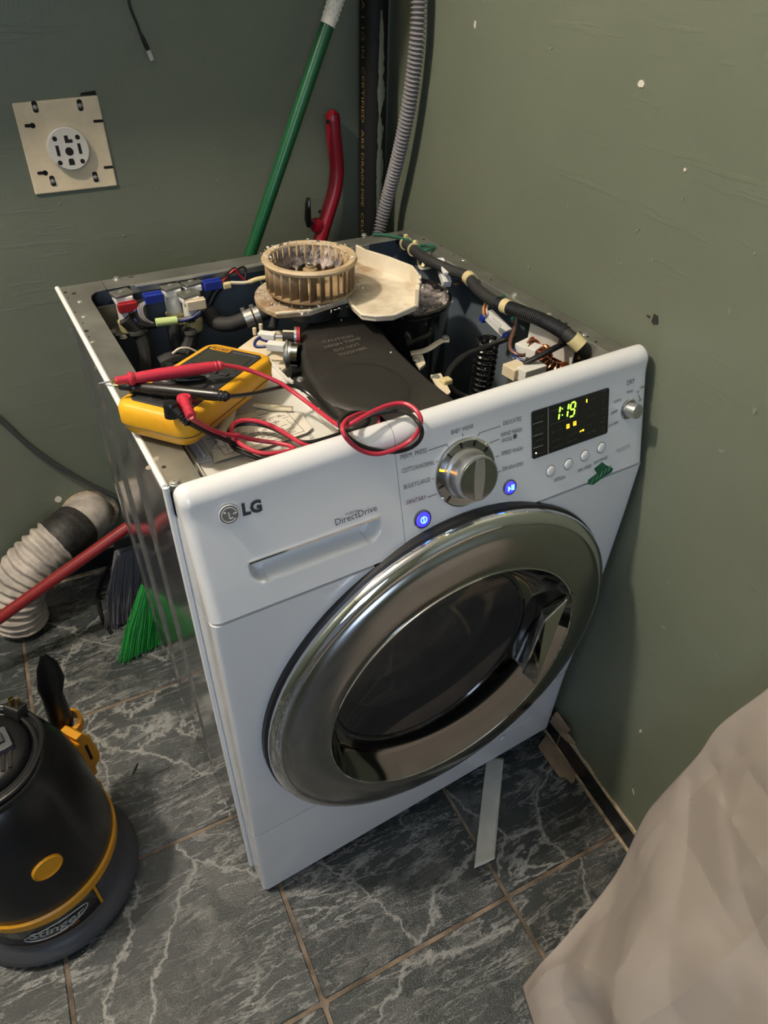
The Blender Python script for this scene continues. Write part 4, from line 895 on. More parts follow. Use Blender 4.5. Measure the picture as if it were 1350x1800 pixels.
for k in range(NB):
    am = Matrix.Rotation(2 * math.pi * k / NB, 4, 'Z')
    if bl is None:
        q = MB()
        def bf(i, j):
            r = FR_ - .0105 * (1 - i); a = .10 * (1 - i) ** 1.5 * 1.6; return (r * math.cos(a), r * math.sin(a), fb + (ft - fb - .001) * j)
        q.grid(bf, 4, 1)
        me = bpy.data.meshes.new('fan_blade'); me.from_pydata([tuple(v) for v in q.v], [], q.f); me.materials.append(M['impeller'])
        me.polygons.foreach_set('use_smooth', [True] * len(me.polygons)); bl = me
    o = bpy.data.objects.new('fan_blade', bl); scn.collection.objects.link(o); o.parent = fan; o.matrix_basis = Matrix.Translation((FC.x - .31, FC.y - .35, -.79)) @ am
    s = o.modifiers.new('thick', 'SOLIDIFY'); s.thickness = .0016; s.offset = 0
MB().solid([(.004, fb + .027), (.004, fb + .032), (.0025, fb + .033), (.0025, fb + .037)], 6, fm_).build('spindle_nut', 'satin', fan)
mb = MB(); rnd = random.Random(11)
for k in range(420):
    a = rnd.random() * 6.28; z = rnd.choice((ft + .002, ft + .001, fb - .002, fz + .010)); r = FR_ + rnd.uniform(-.010, .006) if z > fb + .02 else FR_ + rnd.uniform(.0, .014)
    if z > fb + .02 and not (-.4 < math.sin(a * 1 + .3) ): continue
    p = Vector((FC.x + r * math.cos(a), FC.y + r * math.sin(a), z)); s = .0010 + .0024 * rnd.random() ** 2
    mb.add([p + Vector((rnd.uniform(-s, s), rnd.uniform(-s, s), rnd.uniform(-s, s) * .8)) for q in range(4)], [(0, 1, 2), (0, 2, 3), (0, 3, 1), (1, 3, 2)])
o = mb.build('lint_flecks', 'lint_white', fan, smooth=0); o['kind'] = 'stuff'
def clump(i, j):
    a = R_(5 + 120 * i); x = FC.x + (FR_ - .005 - .009 * j) * math.cos(a); y = FC.y + (FR_ - .005 - .009 * j) * math.sin(a); n_ = noise.fractal((a * 6, j * 3, .7), .8, 2, 4)
    return (x + .004 * n_, y + .004 * n_, ft + .001 - .030 * j + .006 * n_)
MB().grid(clump, 60, 12).build('lint_clump', 'lint', fan, smooth=0)
# ------------------------------------------------------------------ multimeter
A, B, C_, D_ = PZ(203, 706, .859), PZ(322, 740, .859), PZ(482, 630, .843), PZ(372, 594, .843)
ctr = (A + B + C_ + D_) / 4; mx = ((C_ - B) + (D_ - A)).normalized(); my = ((D_ - C_) + (A - B)).normalized()
MLen = ((C_ - B).length + (D_ - A).length) / 2; MWid = ((D_ - C_).length + (A - B).length) / 2
mm_ = frame(ctr, mx, my); mh = .036                     # local x: towards the screen end, z up
mt = thing('multimeter', 'yellow handheld digital multimeter with dark face resting on the open machine', 'multimeter', mm_ @ Vector((0, 0, -mh)))
def rpoly(l, w, r, waist=0, n=6):
    p = rrect(-l / 2, -w / 2, l / 2, w / 2, r, n); return p
l, w = MLen, MWid
secs = [(-mh, l - .022, w - .022, .012), (-mh + .003, l - .010, w - .010, .014), (-.022, l, w, .016), (-.008, l + .001, w + .001, .016), (-.002, l - .003, w - .003, .015), (0, l - .009, w - .009, .013)]
mb = MB(); vs = []; n = 28
for z, ll, wv_, r in secs: vs += [(x, y, z) for x, y in rrect(-ll / 2, -wv_ / 2, ll / 2, wv_ / 2, r, 6)]
fs = [(j * n + i, j * n + (i + 1) % n, (j + 1) * n + (i + 1) % n, (j + 1) * n + i) for j in range(len(secs) - 1) for i in range(n)] + [tuple(range(n - 1, -1, -1)), tuple(range((len(secs) - 1) * n, len(secs) * n))]
mb.add(vs, fs, mm_); hol = mb.build('holster', 'meter_yellow', mt, smooth=50)
mb = MB(); mb.lathe([(1, 0)], 3); mb = MB()
ring = [mm_ @ Vector((x, y, -.022)) for x, y in rrect(-l / 2 - .0002, -w / 2 - .0002, l / 2 + .0002, w / 2 + .0002, .016, 6)]
mb.tube(ring, .0005, 5, closed=True); mb.build('holster_seam', 'meter_face', hol)
fw, fl2 = w - .020, l - .024
face = MB().prism([(-fl2 / 2, -fw / 2 + .006), (-fl2 / 2 + .006, -fw / 2), (fl2 / 2 - .004, -fw / 2), (fl2 / 2, -fw / 2 + .004), (fl2 / 2, fw / 2 - .004), (fl2 / 2 - .004, fw / 2), (-fl2 / 2 + .006, fw / 2), (-fl2 / 2, fw / 2 - .006)], -.002, .0012, mm_).build('face_plate', 'meter_face', mt, smooth=0, bevel=.0006)
# face local frame for print: up = +x (screen end), right = -y
fr = mm_ @ frame((0, 0, .0012), (0, -1, 0), (1, 0, 0))
hw, hl = fw / 2, fl2 / 2
MB().prism(rrect(-hw + .006, hl - .052, hw - .006, hl - .014, .002), 0, .0006, fr).build('screen', 'lcd', mt, smooth=0)
MB().prism(rrect(-hw + .004, hl - .011, -hw + .029, hl - .003, .001), 0, .0005, fr).build('maker_plate', 'vac_yellow', mt, smooth=0)
text('FLUKE', fr @ Matrix.Translation((-hw + .006, hl - .0095, .0005)), 'print_dark', mt, width=.021, height=.0048, bold=.02)
text('TRUE RMS MULTIMETER', fr @ Matrix.Translation((-hw + .032, hl - .0085, 0)), 'silver_print', mt, width=.030, height=.0026)
MB().prism(rrect(-hw + .006, hl - .068, -hw + .018, hl - .061, .002), 0, .0022, fr).build('key', 'rubber', mt, smooth=0, bevel=.0006)
MB().prism(rrect(-hw + .021, hl - .068, -hw + .034, hl - .061, .002), 0, .0022, fr).build('key', 'lavender', mt, smooth=0, bevel=.0006)
for k in range(2): MB().prism(rrect(-hw + .037 + .013 * k, hl - .068, -hw + .047 + .013 * k, hl - .061, .002), 0, .0018, fr).build('key', 'meter_face', mt, smooth=0, bevel=.0006)
dcx, dcy = .0, -hl + .057
dl = MB().solid([(.0215, 0), (.0205, .002), (.018, .0026)], 40, fr @ Matrix.Translation((dcx, dcy, 0))).build('selector_dial', 'meter_face', mt)
MB().prism([(-.019, 0), (-.012, .0052), (.0, .0062), (.012, .0052), (.019, 0), (.012, -.0052), (0, -.0062), (-.012, -.0052)], .002, .0072, fr @ Matrix.Translation((dcx, dcy, 0)) @ Matrix.Rotation(R_(35), 4, 'Z')).build('dial_bar', 'black_vinyl', dl, smooth=0, bevel=.002)
for k, s in enumerate(('OFF', 'V~', 'V=', 'mV', '\u03a9', ')))', 'A', 'mA')):
    a = R_(200 - 32 * k); text(s, fr @ Matrix.Translation((dcx + .0265 * math.cos(a), dcy + .0245 * math.sin(a) - .0012, 0)), 'wire_white', mt, height=.0032, align='CENTER')
for s, x, y in (('MIN MAX', -hw + .008, hl - .058), ('HOLD', -hw + .023, hl - .058), ('RANGE', -hw + .038, hl - .058)): text(s, fr @ Matrix.Translation((x, y, 0)), 'silver_print', mt, height=.0018)
for x, s, c in ((-.024, '10A', 'hole'), (-.008, 'mA', 'hole'), (.008, 'COM', 'hole'), (.024, 'V', 'hole')):
    MB().lathe([(.0068, 0), (.0062, .0010), (.0045, .0010), (.0042, .0002), (.0001, .0002)], 20, fr @ Matrix.Translation((x, -hl + .013, 0))).build('input_jack', 'hole', mt)
    text(s, fr @ Matrix.Translation((x - .001, -hl + .022, 0)), 'silver_print', mt, height=.0026, align='CENTER')
MB().prism(rrect(.016, -hl + .0205, .032, -hl + .0265, .001), 0, .0004, fr).build('hazard_strip', 'connector_red', mt, smooth=0)
text('V \u03a9', fr @ Matrix.Translation((.024, -hl + .022, .0005)), 'silver_print', mt, height=.003, align='CENTER')
mb = MB()
for (x0, y0, x1, y1) in ((-.008, -hl + .030, .022, -hl + .030), (-.008, -hl + .026, -.008, -hl + .030), (.008, -hl + .026, .008, -hl + .034), (-.024, -hl + .026, -.024, -hl + .036), (-.024, -hl + .036, 0, -hl + .036)):
    mb.box(((x0 + x1) / 2, (y0 + y1) / 2, .0002), (abs(x1 - x0) + .0005, abs(y1 - y0) + .0005, .0002), fr)
mb.lathe([(.0028, .0002), (.0034, .0003)], 3, fr @ Matrix.Translation((-.001, -hl + .0325, 0)) @ Matrix.Rotation(R_(90), 4, 'Z')); mb.build('face_lines', 'silver_print', mt, smooth=0)
# ------------------------------------------------------------------ test leads
def lead(label, material, probe, cable, plug, grp):
    tip, col, tail = probe                              # world points: needle point, collar, tail
    t = thing('test_lead', label, 'test lead', tail, grp)
    d = (tail - tip); L = d.length; m = zframe(tip, d)
    MB().solid([(.0002, 0), (.0010, .04 * L), (.0010, .11 * L)], 10, m).build('probe_tip', 'satin', t)
    MB().solid([(.0020, .095 * L), (.0020, .13 * L)], 12, m).build('tip_ferrule', 'brass', t)
    cL = .245 * L
    MB().solid([(.0030, .125 * L), (.0040, .135 * L), (.0044, cL - .003), (.0066, cL - .002), (.0070, cL), (.0066, cL + .002), (.0052, cL + .004), (.0058, cL + .012), (.0064, cL + .030), (.0058, L - .016), (.0044, L - .002), (.0036, L)], 20, m).build('probe_body', material, t)
    for k in range(3): MB().lathe([(.0050, -.0014), (.0056, 0), (.0050, .0014)], 14, zframe(tip + d.normalized() * (L - .013 + .0045 * k), d)).build('strain_rib', material, t)
    MB().tube(spline(cable, 2), .00235, 10).build('cable', material, t)
    p0, p1 = plug                                        # jack top, shank end
    MB().solid([(.0068, -.011), (.0068, -.002), (.0072, .002), (.0062, .0042), (.0001, .0046)], 20, zframe(p0, mm_.col[2].to_3d())).build('plug_head', material, t)
    MB().tube([p0.lerp(p1, q) for q in (0, .35, .6, 1)], [.0058, .0046, .0040, .0034], 12).build('plug_shank', material, t)
    for k in range(4): MB().lathe([(.0036, -.0013), (.0050, 0), (.0036, .0013)], 12, zframe(p0.lerp(p1, .55 + .13 * k), p1 - p0)).build('strain_rib', material, t)
    return t
def CP(l):
    out = []
    for q in l:
        if q[0] == 'p': x, s = PP(q[1], q[2]); out.append(pm(x, s, q[3]).to_translation())
        else: out.append(PZ(*q))
    return out
rp0, rp1 = mm_ @ Vector((-hl + .013, -.024, .010)), None
jack = lambda x: fr @ Vector((x, -hl + .013, .0105))
rT = (PZ(173, 674, .8785), PZ(225, 662, .872), PZ(392, 642, .868))
bT = (PZ(184, 676, .8620), PZ(238, 683, .866), PZ(402, 697, .8715))
rpl = (PZ(324, 703, .874), PZ(336, 733, .876)); bpl = (PZ(300, 714, .873), PZ(332, 744, .861))
red_cable = [rT[2]] + CP([(420, 645, .862), (460, 657, .852), (505, 682, .838), (550, 714, .828), (585, 742, .836), (607, 752, .846), (640, 730, .848), (690, 706, .848), (722, 708, .848), (741, 733, .848), ('p', 728, 765, .009), ('p', 690, 788, .007), ('p', 650, 797, .007), ('p', 618, 785, .009), (600, 762, .850), (600, 744, .850), (622, 729, .843), (655, 726, .830), (682, 733, .812), (650, 765, .802), (580, 790, .806), (545, 790, .811), (522, 778, .815), (490, 752, .818), (450, 737, .821), (415, 738, .823), (403, 752, .823), (412, 773, .820), (440, 793, .817), (478, 806, .815), (520, 800, .813), (525, 786, .812), (490, 778, .811), (440, 774, .811), (400, 768, .828), (365, 757, .842)]) + [rpl[1]]
blk_cable = [bT[2]] + CP([(430, 695, .858), (465, 689, .848), (495, 677, .838), (520, 676, .834), (545, 692, .824), (575, 725, .822), (600, 748, .832), (650, 726, .836), (700, 719, .840), (732, 730, .841), (746, 752, .842), ('p', 735, 777, .006), ('p', 700, 794, .0055), ('p', 660, 793, .0055), ('p', 625, 782, .006), (604, 762, .842), (596, 742, .842), (605, 727, .834), (630, 722, .822), (660, 732, .806), (630, 770, .796), (560, 778, .802), (530, 783, .805), (500, 762, .809), (465, 745, .813), (425, 743, .816), (402, 752, .817), (399, 768, .816), (415, 788, .812), (450, 807, .807), (480, 812, .8055), (470, 800, .8055), (420, 785, .808), (380, 765, .832)]) + [bpl[1]]
# the cables lie over and under each other: ease them apart wherever they would share a spot
import numpy as np
def ease(A, B, gap=.0054, it=90):
    A, B = np.array([tuple(p) for p in spline(A, 8)]), np.array([tuple(p) for p in spline(B, 8)]); P = np.vstack([A, B]); n = len(A); N = len(P); Q0 = P.copy()
    idx = np.arange(N); far = (np.abs(idx[:, None] - idx[None]) > 14) | ((idx[:, None] < n) != (idx[None] < n)); lock = np.zeros(N, bool)
    for e in (0, n - 1, n, N - 1): lock[e] = True
    for k in range(it):
        D = P[:, None] - P[None]; d = np.sqrt((D ** 2).sum(-1)) + 1e-9; m = far & (d < gap); D[..., 2] += np.where(m, np.sign(D[..., 2]) * .0006 + 1e-6, 0)
        mv = (D / d[..., None] * ((gap - d) * .3 * m)[..., None]).sum(1); mv[lock] = 0; P = P + mv
        S = P.copy(); S[1:-1] = P[1:-1] * .7 + (P[:-2] + P[2:]) * .15
        for e in (0, 1, n - 2, n - 1, n, n + 1, N - 2, N - 1): S[e] = P[e]
        P = S if k < it - 8 else P
        over = (P[:, 0] > .03) & (P[:, 0] < .203) & (P[:, 1] > .044); P[:, 2] = np.where(over, np.maximum(P[:, 2], np.where(P[:, 0] > .183, .8062, .8046)), P[:, 2]); P[:, 1] = np.where((P[:, 2] < .8215) & (P[:, 1] > .02) & (P[:, 1] < .037), .037, P[:, 1])
    return [Vector(p) for p in P[:n]], [Vector(p) for p in P[n:]]
red_cable, blk_cable = ease(red_cable, blk_cable)
lead('red test lead with pointed probe lying across the meter', 'red_vinyl', rT, red_cable, rpl, 'meter test leads')
lead('black test lead with pointed probe lying across the meter', 'black_vinyl', bT, blk_cable, bpl, 'meter test leads')
# ------------------------------------------------------------------ wiring diagram sheet taped to the detergent box
sz = .8018
ws_ = thing('wiring_diagram', 'torn paper wiring diagram taped down on the detergent box', 'paper sheet', PZ(455, 760, sz))
sh = zpoly([(376, 812), (372, 790), (382, 778), (398, 752), (412, 730), (438, 722), (448, 712), (500, 718), (530, 727), (549, 752), (540, 760), (470, 785)], sz)
MB().prism(sh, sz - .0008, sz, I4).build('sheet', 'paper', ws_, smooth=0)
mb = MB(); rnd = random.Random(5); pa, pb2, pc = PZ(395, 800, sz), PZ(535, 758, sz), PZ(415, 740, sz)
ux, uy = pb2 - pa, pc - pa; Lx_, Ly_ = ux.length, uy.length; um = frame(pa + Vector((0, 0, .0002)), ux, uy)
for k in range(95):
    x, y = rnd.uniform(0, Lx_ * .95), rnd.uniform(.004, Ly_ * .95)
    if rnd.random() < .5: mb.box((x, y, 0), (rnd.uniform(.004, .018), .0004, .0002), um)
    else: mb.box((x, y, 0), (.0004, rnd.uniform(.003, .010), .0002), um)
for k in range(26):
    x, y = rnd.uniform(.01, Lx_ * .9), rnd.uniform(.004, Ly_ * .9); mb.lathe([(.0016, 0), (.0020, .0001)], 8, um @ Matrix.Translation((x, y, 0)))
for x0, y0, x1, y1 in ((0, 0, Lx_, 0), (0, Ly_, Lx_, Ly_), (0, 0, 0, Ly_), (Lx_, 0, Lx_, Ly_)): mb.box(((x0 + x1) / 2, (y0 + y1) / 2, 0), (abs(x1 - x0) + .0005, abs(y1 - y0) + .0005, .0002), um)
mb.build('printed_diagram', 'print', ws_, smooth=0)
MB().tube([PZ(387, 770, sz + .005), PZ(397, 748, sz + .006), PZ(407, 722, sz + .006)], [.0052, .0062, .0056], 12).build('curled_edge', 'tape_yellow', ws_)
MB().tube([PZ(446, 712, sz + .003), PZ(480, 717, sz + .003), PZ(514, 719, sz + .003)], [.0034, .0045, .0040], 12, sy=.7).build('curled_edge', 'tape_yellow', ws_)
# ------------------------------------------------------------------ green tape scrap
tl = [PP(*q) for q in [(1034, 851), (1033, 844), (1042, 837), (1049, 832), (1044, 824), (1058, 812), (1064, 817), (1077, 823), (1074, 830), (1058, 840), (1042, 852)]]
x, s = PP(1055, 834); mb = MB(); mb.prism(tl, .0002, .0009, PM)
for k in range(5): mb.add(*(lambda q: (q.v, q.f))(MB().tube([pm(x + .014 * (k - 2) * .5 + .003, s + .003 * (k - 2) * .6 + .004, .001).to_translation(), pm(x + .014 * (k - 2) * .5 - .002, s + .003 * (k - 2) * .6 - .004, .001).to_translation()], .0009, 6)))
tag(mb.build('tape_scrap', 'tape_green', None, smooth=30, loc=pm(x, s).to_translation()), 'ragged scrap of dark green tape stuck on the control panel', 'tape')
# ------------------------------------------------------------------ dryer outlet on the back wall
oc = PB(113, 254); om = frame(oc, BDIR, (0, 0, 1))
def ob(u, v):
    q = om.inverted() @ PB(u, v); return (q.x, q.y)
ot = thing('wall_outlet', 'cream square dryer outlet with round receptacle on the green wall', 'outlet', oc)
s = 1 if om.col[2].to_3d().dot(BN) > 0 else -1
om = om if s > 0 else om
pl4 = [ob(20, 181), ob(171, 167), ob(206, 326), ob(62, 342)]
plate_ = MB().prism(pl4[::-1], 0, .004, om).build('outlet_plate', 'outlet_cream', ot, smooth=0, bevel=.0025)
rc = ob(119, 259); rcm = om @ Matrix.Translation((rc[0], rc[1], 0))
rr_ = .0335
MB().solid([(rr_, .003), (rr_, .012), (rr_ - .002, .014)], 40, rcm).build('receptacle', 'outlet_white', ot)
def slot(du, dv, pts, nm='socket_slot'): 
    q = ob(du, dv); MB().prism(pts, .0136, .01435, om @ Matrix.Translation((q[0], q[1], 0))).build(nm, 'hole', ot, smooth=0)
slot(100, 262, [(-.0025, -.008), (.0025, -.008), (.0025, .008), (-.0025, .008)]); slot(138, 258, [(-.0025, -.008), (.0025, -.008), (.0025, .008), (-.0025, .008)])
slot(118, 242, [(-.006, -.005), (.006, -.005), (.006, 0), (.0, 0), (0, .006), (-.006, .006)]); slot(120, 263, circ(.0065, 20)); slot(124, 281, [(-.0045, -.005), (.0045, -.005), (.0045, .002), (.003, .005), (-.003, .005), (-.0045, .002)])
for u, v in ((94, 241), (134, 238), (104, 283), (143, 280)): slot(u, v, circ(.0038, 14), 'rivet_hole')
def pslot(u, v, pts, mtl='hole', nm='plate_slot'): q = ob(u, v); MB().prism(pts, .0036, .0043, om @ Matrix.Translation((q[0], q[1], 0))).build(nm, mtl, ot, smooth=0)
rs = lambda a, b: rrect(-a, -b, a, b, min(a, b) * .8, 3)
for u, v in ((61, 187), (140, 184), (92, 317), (167, 310)):
    pslot(u, v, rs(.0042, .0085)); q = ob(u, v); screw(om @ Vector((q[0], q[1] - .001, .0042)), ot, .0032, BN, 'galv')
for u, v in ((52, 220), (74, 303)): pslot(u, v, rs(.008, .0026)); pslot(u + 5, v, circ(.0042, 12))
for u, v in ((172, 212), (190, 293)): pslot(u, v, rs(.008, .0022))
mb = MB(); q = ob(155, 166); mb.prism([(q[0] - .014, q[1] - .001), (q[0] + .013, q[1] - .001), (q[0] + .012, q[1] + .005), (q[0] - .010, q[1] + .003)], .0, .0012, om); mb.build('torn_paint', 'hole', ot, smooth=0)
# ------------------------------------------------------------------ cable ends and cords on the back wall
uc = [PB(222, -30, .012), PB(228, 10, .012), PB(240, 40, .012), PB(247, 60, .012)]
us = thing('charging_cable', 'thin black charging cable with metal plug hanging on the wall', 'cable', uc[-1])
MB().tube(spline(uc, 8), .0022, 8).build('cord', 'black_vinyl', us)
a, b = PB(247, 58, .012), PB(260, 88, .012); MB().tube([a.lerp(b, q) for q in (0, .15, .3, 1)], [.0026, .005, .0058, .0058], 12, sy=.6).build('plug_body', 'black_plastic', us)
c = PB(267, 105, .012); m = frame((b + c) / 2, c - b, BN); MB().box((0, 0, 0), ((c - b).length + .003, .0045, .0075), m).build('plug_shell', 'galv_bright', us, smooth=0, bevel=.0006)
pc_ = [PB(u, v, .012) for u, v in ((-60, 690), (0, 736), (50, 782), (110, 824), (170, 858), (230, 884), (290, 900))]
o = MB().tube(spline(pc_, 8), .0055, 10).build('power_cord', 'wire_grey', None, loc=pc_[3]); tag(o, 'grey power cord sagging along the back wall behind the machine', 'cord'); M['cord_grey'] = mat('cord_grey', (.05, .052, .05), .5); o.data.materials[0] = M['cord_grey']
# ------------------------------------------------------------------ black drain pipe in the corner
pr = .026; pcx = COR + BN * (pr + .002) + RN * (pr + .004) + Vector((0, 0, 0))
pcx = PB(655, 200, pr + .017); pcx.z = 0
pi_ = thing('drain_pipe', 'vertical black drain pipe in the corner smeared with green paint', 'pipe', pcx)
MB().cyl(pcx, pcx + Vector((0, 0, CEIL)), pr, 32).build('pipe', 'pipe_black', pi_)
pm_ = Matrix.Translation(pcx)
cang = math.atan2(CAM.y - pcx.y, CAM.x - pcx.x)
def pipe_text(v): 
    a = cang - .95 + v.y / pr; return Vector(((pr + .0004) * math.cos(a), (pr + .0004) * math.sin(a), -v.x))
text('ABS-DWV CSA 1 1/2 IN  CERTIFIED  ABS DRAIN PIPE  CELLULAR CORE', pm_ @ Matrix.Translation((0, 0, 1.25)), 'gold_print', pi_, height=.0075, width=.62, fn=pipe_text)
def smear(i, j):
    z = .70 + .42 * j; wv2 = (.35 + .5 * noise.noise((j * 9, 2, 1)) + .25 * noise.noise((j * 40, i * 2, 5))) * math.sin(math.pi * min(1, j * 1.02)) ** .4
    a = cang + .50 + .9 * (i - .25) * max(.08, wv2) * 1.7; return ((pr + .0006) * math.cos(a), (pr + .0006) * math.sin(a), z)
MB().grid(smear, 6, 90, pm_).build('paint_smear', 'wall_smear', pi_)
# ------------------------------------------------------------------ corrugated grey hose
hpts = [PR(u, v, d) for u, v, d in ((738, -160, .03), (737, -60, .03), (735, 40, .03), (728, 120, .03), (716, 200, .032), (700, 275, .036), (682, 345, .042), (668, 400, .056), (658, 450, .078))] 
hs = spline(hpts, 26); pts = []; rad = []; acc = 0; nxt = 0
dist = [0]
for k in range(1, len(hs)): dist.append(dist[-1] + (hs[k] - hs[k - 1]).length)
tot = dist[-1]; k = 0; q = 0; st = .00085
while q < tot:
    while k < len(hs) - 2 and dist[k + 1] < q: k += 1
    t = (q - dist[k]) / max(1e-6, dist[k + 1] - dist[k]); pts.append(hs[k].lerp(hs[k + 1], t)); rad.append(.0112 + .0028 * math.cos(2 * math.pi * q / .0068)); q += st
o = MB().tube(pts, rad, 18).build('corrugated_hose', 'hose_grey', None, smooth=60, loc=hpts[7]); tag(o, 'grey corrugated drain hose curving down the corner behind the machine', 'hose')
# ------------------------------------------------------------------ green broom
gt = PB(604, -40, .075); gb_ = PB(440, 447, .085); gd = (gb_ - gt).normalized()
g_end = gb_ + gd * ((.17 - gb_.z) / gd.z)
br = thing('broom', 'broom with long green pole, white dimpled grip and green bristles', 'broom', (g_end.x, g_end.y, 0))
gj = PL(584, 47, gt, Vector((0, 1, 0))); gj = gt + gd * ((gj - gt).dot(gd))
MB().cyl(gj, g_end, .0118, 20).build('pole', 'green_pole', br)
gtop = gt - gd * .10
grip = MB().cyl(gj + gd * .002, gtop, .0132, 20).build('grip', 'grip_white', br)
mb = MB(); gm = zframe(gj, gtop - gj)
for k in range(22):
    for q in range(10):
        a = 2 * math.pi * (q + .5 * (k % 2)) / 10; p = gm @ Vector((.0132 * math.cos(a), .0132 * math.sin(a), .012 + .0075 * k)); mb.lathe([(.0026, 0), (.002, .0010), (.0001, .0013)], 6, zframe(p, (gm.to_3x3() @ Vector((math.cos(a), math.sin(a), 0)))))
mb.build('grip_dimples', 'grip_white', grip)
def bristles(name, c0, c1, half0, half1, along, n, r, material, parent, seed, droop=.01):
    mb = MB(); rnd = random.Random(seed); al = Vector(along).normalized(); ax = (Vector(c1) - Vector(c0)).normalized(); ot_ = al.cross(ax)
    for k in range(n):
        s, t = rnd.uniform(-1, 1), rnd.uniform(-1, 1); p0 = Vector(c0) + al * s * half0[0] + ot_ * t * half0[1]
        p2 = Vector(c1) + al * (s * half1[0] + rnd.gauss(0, .006)) + ot_ * (t * half1[1] + rnd.gauss(0, .005)) + ax * rnd.uniform(-.014, .006)
        p2.z = max(p2.z, .002); p1 = p0.lerp(p2, .55) + al * s * .006 + Vector((rnd.gauss(0, .002), rnd.gauss(0, .002), 0)); mb.tube([p0, p1, p2], [r, r, r * .8], 4)
    o = mb.build(name, material, parent, smooth=0); o['kind'] = 'stuff'; return o
gtip = PZ(242, 1158, .006); ghead = Vector((.016, .612, .160))
MB().tube(spline([ghead + Vector((.0, 0, .012)), Vector((.055, .628, .195)), Vector((.105, .70, .19)), g_end], 5), .015, 12).build('head_socket', 'green_pole', br)
bristles('bristles', ghead, gtip + Vector((.006, .018, 0)), (.016, .008), (.036, .010), (1, .12, 0), 520, .0010, 'bristle_green', br, 2)
# grey broom
gy = thing('broom', 'broom with red pole and dark grey bristles slumped beside the machine', 'broom', PZ(210, 1100, 0))
ra, rb = PY(222, 928, .665), PY(-90, 1150, .66); 
MB().cyl(ra + (ra - rb).normalized() * .02, rb, .0118, 20).build('pole', 'red_pole', gy)
bristles('bristles', PY(230, 962, .70), PZ(220, 1088, .006), (.034, .010), (.032, .011), (1, .05, .05), 620, .0011, 'bristle_grey', gy, 4)
hd_ = PY(226, 950, .695); MB().box(hd_ + Vector((.008, .0, .010)), (.08, .030, .03)).build('broom_head', 'black_plastic', gy, smooth=0, bevel=.004)
lc = [PB(198, 985, .026), PZ(184, 1010, .012), PZ(172, 1045, .008), PZ(176, 1075, .0055), PZ(184, 1096, .0055), PZ(195, 1112, .0055)]
tag(MB().tube(spline(lc, 8), .0042, 8).build('loose_cable', 'black_vinyl', None, loc=lc[3]), 'loop of black cable on the floor beside the grey bristles', 'cable')
# ------------------------------------------------------------------ red curved handle leaning in the corner
rp = [PB(u, v, d) for u, v, d in ((584, 196, .022), (586, 230, .024), (590, 270, .026), (592, 300, .028), (588, 335, .031), (578, 370, .035), (566, 410, .04), (556, 450, .045), (540, 510, .055))]
rs_ = spline(rp, 8); N_ = len(rs_)
rh = thing('curved_handle', 'curved red plastic tool handle with black hook behind the machine', 'handle', rp[-1])
MB().tube(rs_, [.0145 if 2 < k < N_ - 2 else (.009 if k in (0, N_ - 1) else .0135) for k in range(N_)], 18).build('grip', 'handle_red', rh)
MB().solid([(.0001, -.004), (.007, -.002), (.010, .002)], 16, zframe(rp[0], (rp[1] - rp[0]))).build('end_cap', 'handle_red', rh)
MB().solid([(.0045, 0), (.0042, .001)], 14, zframe(PB(576, 214, .036), BN)).build('hang_hole', 'hole', rh); MB().solid([(.0034, 0), (.003, .001)], 14, zframe(PB(562, 372, .050), BN)).build('rivet_hole', 'hole', rh)
MB().solid([(.014, -.006), (.015, 0), (.012, .008), (.0001, .010)], 18, zframe(PB(557, 396, .045), BN)).build('trigger_boss', 'handle_red', rh)
MB().tube([PB(542, 347, .05), PB(541, 360, .052), PB(541, 385, .052), PB(542, 398, .05)], [.005, .0075, .0095, .006], 14, sy=.7).build('hook', 'black_gloss', rh)
MB().cyl(PB(541, 390, .052), PB(557, 396, .045), .004).build('hook_pin', 'black_gloss', rh)
# ------------------------------------------------------------------ dryer vent duct
vw = PB(158, 902); vt = thing('vent_duct', 'dirty white flexible vent duct bound with black tape at the wall', 'duct', PZ(45, 1095, 0))
vp = [vw + BN * .0, vw + BN * .05 + Vector((-.012, 0, -.006))]
vr = .052
MB().lathe([(vr + .012, 0), (vr + .012, .003), (vr + .004, .006), (vr, .006)], 40, zframe(vw, BN)).build('wall_collar', 'plaster', vt)
ve = [vw + BN * -.01, PB(148, 915, .05), PB(118, 938, .09)]
s1 = spline([vw + BN * .0, PB(150, 912, .045), PB(120, 938, .085), PB(75, 975, .11), PB(40, 1015, .12), PB(30, 1055, .125), PB(40, 1092, .12)], 20)
i1, i2 = 33, 48
n1 = [vr * (1 + .015 * noise.noise((k * .6, 0, 0))) for k in range(i1 + 1)]
MB().tube(s1[:i1 + 1], n1, 32).build('duct_stub', 'vent_white', vt)
MB().tube(s1[i1 - 2:i1 + 18], [vr * (1.03 + .02 * noise.noise((k * .9, 3, 0))) for k in range(20)], 32).build('tape_wrap', 'vent_tape', vt)
seg_ = s1[i1 + 16:]; fin = []; rd = []
for k in range(len(seg_) - 1):
    for q in range(5):
        t = q / 5; fin.append(seg_[k].lerp(seg_[k + 1], t)); u = (k + t); rd.append((vr * 1.02 + .0035 * math.cos(2 * math.pi * u / 5.2)) * (1 + .02 * noise.noise((u * .3, 7, 0))))
for k in range(len(fin)): fin[k].z = max(fin[k].z, .006)
mbv = MB().tube(fin, rd, 36)
for v in mbv.v:
    v += Vector((1, 1, 0)) * .0022 * noise.noise(v * 60); v.z = max(v.z, .001)
mbv.build('flexible_hose', 'vent_white', vt, smooth=70)
